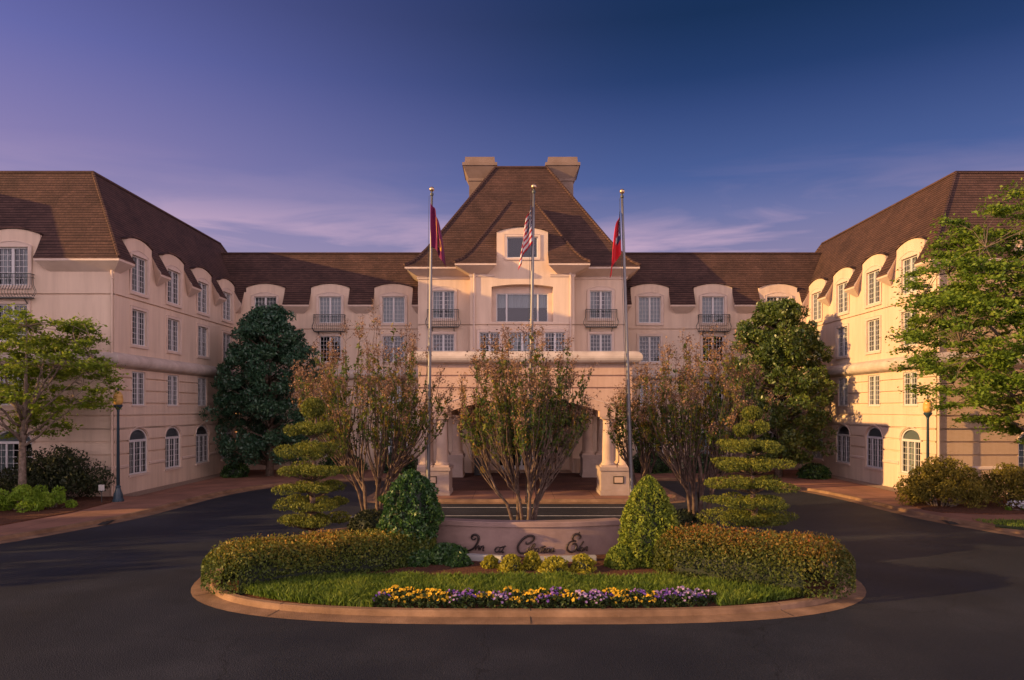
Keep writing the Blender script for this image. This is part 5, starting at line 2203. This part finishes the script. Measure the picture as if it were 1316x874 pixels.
PAN = [('yellowpetal', 'yellow flowered pansy plant in the bed along the front kerb of the island'),
       ('purplepetal', 'purple flowered pansy plant in the bed along the front kerb of the island'),
       ('lilacpetal', 'pale lilac flowered pansy plant in the bed along the front kerb of the island')]
protos = [pansy_proto(L[PAN[k % 3][0]], 300 + k) for k in range(6)]
used = [False] * 6
cellr = np.random.default_rng(77)
xs = -2.85
row = []
for rw_ in range(3):
    x = -2.8 + .13 * rw_
    while x < 4.25:
        row.append((x + cellr.uniform(-.06, .06), front_edge(x) + .17 + rw_ * .25 + cellr.uniform(-.05, .05)))
        x += .31
for i, (x, y) in enumerate(row):
    v = math.sin(x * 2.6 + .6) + .5 * math.sin(x * 6.1) + cellr.normal() * .55
    kind = 0 if v > -.35 else (1 if cellr.uniform() < .55 else 2)
    if x > 3.0 and cellr.uniform() < .6:
        kind = 1 if cellr.uniform() < .5 else 2
    k = kind + 3 * (i % 2)
    o = protos[k] if not used[k] else copy_tree(protos[k])
    used[k] = True
    o.location = (x, y, .13)
    o.rotation_euler = (0, 0, cellr.uniform(-.7, .7))
    s_ = cellr.uniform(.75, 1.15)
    o.scale = (s_, s_, s_)
    tag(o, PAN[kind][1], 'pansy', 'pansies along the front of the island, ' + ('yellow', 'purple', 'lilac')[kind])
for k in range(6):
    if not used[k]:
        for ch in list(protos[k].children):
            bpy.data.objects.remove(ch)
        bpy.data.objects.remove(protos[k])

# ================================================================== SIGN WALL
SCX, SCY, SR = .43, 26.95, 6.85


def sgn(a, r_, z):
    return (SCX + r_ * math.sin(a), SCY - r_ * math.cos(a), z)


sign = empty('sign_wall', (SCX, 20.1, .2), 'low curved mauve stucco wall carrying the dark script name of the hotel', 'sign')
AM = .385
sw = MB()
angs = np.linspace(-AM, AM, 33)
prof = [(0, .0), (0, 1.06), (.05, 1.075), (.05, 1.19), (.035, 1.21), (-.36, 1.21), (-.40, 1.19), (-.40, 1.075), (-.35, 1.06), (-.35, 0)]
rows = [[sgn(a, SR + o, z) for o, z in prof] for a in angs]
for k in range(len(rows) - 1):
    for j in range(len(prof) - 1):
        sw.face([rows[k][j], rows[k + 1][j], rows[k + 1][j + 1], rows[k][j + 1]])
sw.face(rows[0])
sw.face(rows[-1][::-1])
sw.build('wall', M['signwall'], sign)
# script letters, strokes measured on the photograph (x/7.311+590, y/7.311+675)
WORDS = [
    [(1, [(55, 212), (62, 238), (95, 243), (140, 215), (178, 150), (180, 110), (150, 92), (120, 105), (118, 130), (138, 140), (157, 125)]),
     (0, [(152, 240), (166, 196)]), (0, [(157, 224), (176, 198), (188, 204), (180, 240)]), (0, [(193, 240), (206, 197)]), (0, [(198, 224), (218, 198), (230, 204), (223, 240), (236, 236)])],
    [(0, [(385, 206), (360, 205), (337, 228), (345, 249), (368, 242), (388, 208)]), (0, [(388, 206), (377, 243), (390, 247), (404, 232)]),
     (0, [(432, 186), (402, 244), (412, 252), (424, 244)]), (0, [(386, 208), (440, 192)])],
    [(1, [(628, 148), (632, 168), (656, 166), (690, 140), (704, 113), (690, 95), (650, 94), (600, 125), (560, 175), (551, 215), (570, 250), (605, 258), (640, 238), (656, 203)]),
     (0, [(652, 246), (690, 182), (713, 170), (705, 190), (665, 238)]), (0, [(668, 232), (690, 209), (702, 215), (690, 245), (706, 243)]),
     (0, [(738, 212), (718, 215), (706, 238), (722, 248), (744, 215), (737, 246), (752, 240)]),
     (0, [(802, 186), (766, 240), (776, 249), (788, 240)]), (0, [(750, 206), (815, 193)]),
     (0, [(790, 235), (812, 225), (808, 212), (794, 220), (788, 240), (804, 248), (822, 236)]),
     (0, [(848, 214), (828, 216), (818, 238), (832, 248), (851, 216), (845, 246), (858, 242)]),
     (0, [(868, 213), (858, 239), (870, 247), (890, 214), (884, 244), (903, 238)])],
    [(1, [(1126, 132), (1145, 116), (1126, 88), (1092, 88), (1068, 113), (1074, 144), (1102, 151)]),
     (1, [(1102, 151), (1050, 155), (1018, 190), (1018, 230), (1052, 253), (1090, 236), (1106, 200), (1092, 171), (1066, 180)]),
     (0, [(1124, 82), (1138, 66)]), (0, [(1108, 240), (1162, 172), (1172, 158), (1155, 175), (1119, 240), (1130, 245)]),
     (0, [(1164, 212), (1145, 215), (1135, 238), (1150, 246), (1168, 213), (1160, 244), (1174, 238)]),
     (0, [(1180, 244), (1190, 209)]), (0, [(1184, 230), (1200, 208), (1208, 214), (1200, 243), (1213, 239)])]]
for word in WORDS:
    lm = MB()
    for big, st in word:
        ctr = [Vector((a / 7.311 + 590, b / 7.311 + 675)) for a, b in st]
        sm = smooth_path(ctr, 5 if len(ctr) > 2 else 2)
        pts = []
        for p in sm:
            X = (p.x - 660) * 20.15 / 950
            Z = 4.3 - (p.y - 525) * 20.15 / 950
            a = math.asin((X - SCX) / (SR + .05))
            pts.append(sgn(a, SR + .045, Z))
        nn = len(pts)
        r0 = .028 if big else .018
        lm.tube(pts, [r0 * (.72 + .42 * math.sin(math.pi * min(1, k / max(nn - 1, 1)))) for k in range(nn)], 6)
    lm.build('lettering', M['bronze'], sign, smooth=True)

for (xa_, ya_, xb_, yb_, z, lab) in ((-1.47, 19.75, -.30, 19.42, .34, 'long pale bar lamp at the foot of the sign wall under its first word'),
                                    (.66, 19.44, 2.18, 19.62, .31, 'long pale bar lamp at the foot of the sign wall under its last two words')):
    f = MB()
    ln_ = math.hypot(xb_ - xa_, yb_ - ya_)
    f.box(0, ln_, -.09, .09, z - .10, z + .09)
    f.box(.02, ln_ - .02, -.094, -.0901, z - .07, z + .05)
    for q_ in (.15, ln_ - .15):
        f.box(q_ - .03, q_ + .03, -.03, .03, .2, z - .10)
    o = f.build('sign_lamp', M['cardwhite'], local=True)
    o.location = (xa_, ya_, 0)
    o.rotation_euler = (0, 0, math.atan2(yb_ - ya_, xb_ - xa_))
    tag(o, lab, 'bar lamp', 'bar lamps before the sign wall')


# ================================================================== FLAGPOLES AND FLAGS
def flagpole(px_top, py_top, px_bot, d, label):
    t_ = at(px_top, py_top, d)
    b_ = Vector(((px_bot - 660) * d / 950, d, .22))
    root = empty('flagpole', b_, label, 'flagpole', 'flagpoles on the island')
    p = MB()
    n = 10
    pts = [b_.lerp(t_, k / n) for k in range(n + 1)]
    p.tube(pts, [.075 - .035 * (k / n) for k in range(n + 1)], 14)
    p.build('pole', M['metal'], root, smooth=True)
    c = MB()
    c.lathe((b_.x, b_.y, b_.z), [(.16, 0), (.16, .04), (.12, .08), (.085, .16), (.078, .2)], 16)
    c.build('base_collar', M['metal'], root, smooth=True)
    k = MB()
    k.lathe((t_.x, t_.y, t_.z), [(.045, -.02), (.06, .0), (.06, .06), (.03, .08), (.02, .14)], 10)
    k.build('truck', M['iron'], root)
    f = MB()
    f.lathe((t_.x, t_.y, t_.z + .12), [(.002, 0)] + [(.085 * math.sin(a), .085 - .085 * math.cos(a)) for a in np.linspace(.2, 3.0, 10)] + [(.002, .17)], 16)
    f.build('finial', M['ball'], root, smooth=True)
    h = MB()
    h.tube([t_ + Vector((-.09, -.03, -.02)), t_.lerp(b_, .5) + Vector((-.10, -.03, 0)), Vector((b_.x - .08, b_.y - .03, 1.4))], .007, 4)
    h.box(b_.x - .10, b_.x - .06, b_.y - .06, b_.y, 1.3, 1.5)
    h.build('halyard', M['iron'], root)
    return t_, b_


def flag(ptop, width, length, hoist, side, mats, colour, label, seed, splay=.5):
    """limp flag: hoist edge down the pole, the fly corner fallen beside it"""
    r = np.random.default_rng(seed)
    nu, nv = 60, 44
    V, F, Mi = [], [], []
    ph = r.uniform(0, 6)
    for j in range(nv + 1):
        t = j / nv
        for i in range(nu + 1):
            s_ = i / nu
            drop = (length - hoist)
            z = -hoist * t - drop * (s_ ** 1.15) * (.72 + .28 * t) * 1.0
            amp = .05 + .06 * s_
            gath = (.42 + .58 * t ** .7)
            x = side * (width * s_ ** .75 * gath + .03 * math.sin(9 * s_ + ph + 2 * t))
            y = amp * math.sin(15 * s_ + 2.2 * t + ph) * (.4 + .6 * gath) - .05
            V.append((ptop.x + side * .05 + x, ptop.y + y, ptop.z + z))
    for j in range(nv):
        for i in range(nu):
            a = j * (nu + 1) + i
            F.append((a, a + nu + 1, a + nu + 2, a + 1))
            Mi.append(colour((i + .5) / nu, (j + .5) / nv))
    mb = MB()
    mb.v, mb.f, mb.m = V, F, Mi
    o = mb.build('flag', mats, None, smooth=True)
    so = o.modifiers.new('cloth', 'SOLIDIFY')
    so.thickness = .006
    tag(o, label, 'flag')
    return o


def cloth(n, c):
    m = mat(n, c, .75, .2)
    b = m.node_tree.nodes['Principled BSDF']
    b.inputs['Sheen Weight'].default_value = .15
    return m


maroon, gold = cloth('flag_maroon', (.13, .006, .055)), cloth('flag_gold', (.55, .24, .03))
red, fwhite, navy = cloth('flag_red', (.42, .010, .022)), cloth('flag_white', (.66, .60, .58)), cloth('flag_navy', (.02, .03, .09))
bright = cloth('flag_bright_red', (.62, .012, .020))


def col_l(s_, t):
    # a gold swash: two linked arcs
    r1 = math.hypot((s_ - .52) * 1.5, t - .45)
    r2 = math.hypot((s_ - .72) * 1.5, t - .62)
    if abs(r1 - .30) < .035 and not (s_ > .6 and t > .4):
        return 1
    if abs(r2 - .14) < .035 and t > .52:
        return 1
    return 0


def col_us(s_, t):
    if s_ < .40 and t < 7 / 13:
        a, b = s_ / .4 * 11, t / (7 / 13) * 9
        return 1 if (int(a) + int(b)) % 2 == 0 and .2 < a % 1 < .8 and .2 < b % 1 < .8 else 2
    return 0 if int(t * 13) % 2 == 0 else 1


def col_r(s_, t):
    if s_ < .36 and t < .66:
        q_ = math.hypot((s_ - .18) * 1.5, t - .33)
        return 1 if .15 < q_ < .19 else 2
    return 1 if .44 < t < .56 and s_ < .5 else 0


tl, bl_ = flagpole(555, 251, 549.5, 25.0, 'left aluminium flagpole with gold ball flying a maroon flag')
tm, bm2 = flagpole(686, 248, 679, 23.6, 'middle aluminium flagpole with gold ball flying the striped flag behind the sign')
tr_, br_ = flagpole(799.5, 254, 813.5, 24.6, 'right aluminium flagpole with gold ball flying a red flag')
flag(tl.lerp(bl_, .028) + Vector((-.05, -.08, 0)), .46, 2.15, 1.45, 1, [maroon, gold], col_l, 'limp maroon flag with a gold swash hanging on the left flagpole', 401)
flag(tm.lerp(bm2, .035), .44, 2.1, 1.25, -1, [red, fwhite, navy], col_us, 'limp red and white striped flag with dark blue canton on the middle flagpole', 402)
flag(tr_.lerp(br_, .04), .40, 2.25, 1.45, -1, [bright, fwhite, navy], col_r, 'limp bright red flag with a blue top corner on the right flagpole', 403)


# ================================================================== STREET FURNITURE
def lamp_post(x, y, h, label):
    root = empty('lamp_post', (x, y, .15), label, 'lamp post')
    b = MB()
    b.lathe((x, y, .15), [(.24, 0), (.24, .08), (.20, .14), (.19, .32), (.15, .42), (.11, .55), (.10, .62), (.12, .66), (.075, .72)], 12)
    b.build('base', M['bluepaint'], root)
    p = MB()
    p.lathe((x, y, .15), [(.075, .7), (.052, h - .95), (.06, h - .93), (.06, h - .88), (.045, h - .86)], 12)
    p.build('pole', M['bluepaint'], root, smooth=True)
    f = MB()
    f.lathe((x, y, .15), [(.05, h - .9), (.09, h - .82), (.17, h - .72), (.19, h - .66), (.15, h - .63)], 14)
    f.build('fitter', M['bluepaint'], root)
    g = MB()
    g.lathe((x, y, .15), [(.15, h - .63), (.20, h - .52), (.215, h - .40), (.19, h - .26), (.20, h - .24), (.17, h - .16), (.10, h - .06), (.05, h - .02)], 18)
    g.build('globe', M['amber'], root, smooth=True)
    q_ = MB()
    q_.lathe((x, y, .15), [(.05, h - .02), (.025, h + .03), (.04, h + .07), (.01, h + .14)], 10)
    q_.build('finial', M['bluepaint'], root)
    return root


lamp_post(-17.65, 33.0, 4.95, 'dark blue lamp post with amber acorn globe at the corner of the left wing')
lamp_post(19.0, 33.9, 4.6, 'lamp post with amber globe half hidden behind the cypress bush on the right')

# black bin, tan urn and small sign card
b = MB()
b.box(-.38, .38, -.3, .3, 0, .98)
b.box(-.41, .41, -.33, .33, .98, 1.06)
b.box(-.34, -.30, -.32, -.30, .05, .92)
o = empty('valet_cabinet', (-2.05, 46.0, .16), 'black cabinet with a yellow label under the portico', 'cabinet')
x_ = b.build('body', M['black'], o, local=True, bevel=.012)
b = MB()
b.box(-.02, .30, -.318, -.302, .14, .58)
b.build('label_plate', M['yellow'], o, local=True)
u = MB()
u.lathe((0, 0, 0), [(.20, 0), (.21, .04), (.27, .82), (.31, .84), (.31, .95), (.26, .96), (.24, .90), (.02, .88)], 20)
o = u.build('litter_urn', M['tan'], local=True, smooth=False)
o.location = (4.15, 47.5, .16)
tag(o, 'tan tapered litter urn beside the hotel entrance', 'litter urn')
o = empty('plant_marker', (-18.05, 32.4, .18), 'small white card on a stake in front of the large dark bush', 'sign')
c = MB()
c.box(-.012, .012, -.012, .012, 0, .62)
c.build('stake', M['iron'], o, local=True)
c = MB()
c.box(-.13, .13, -.026, -.014, .52, .78)
c.build('card', M['cardwhite'], o, local=True)
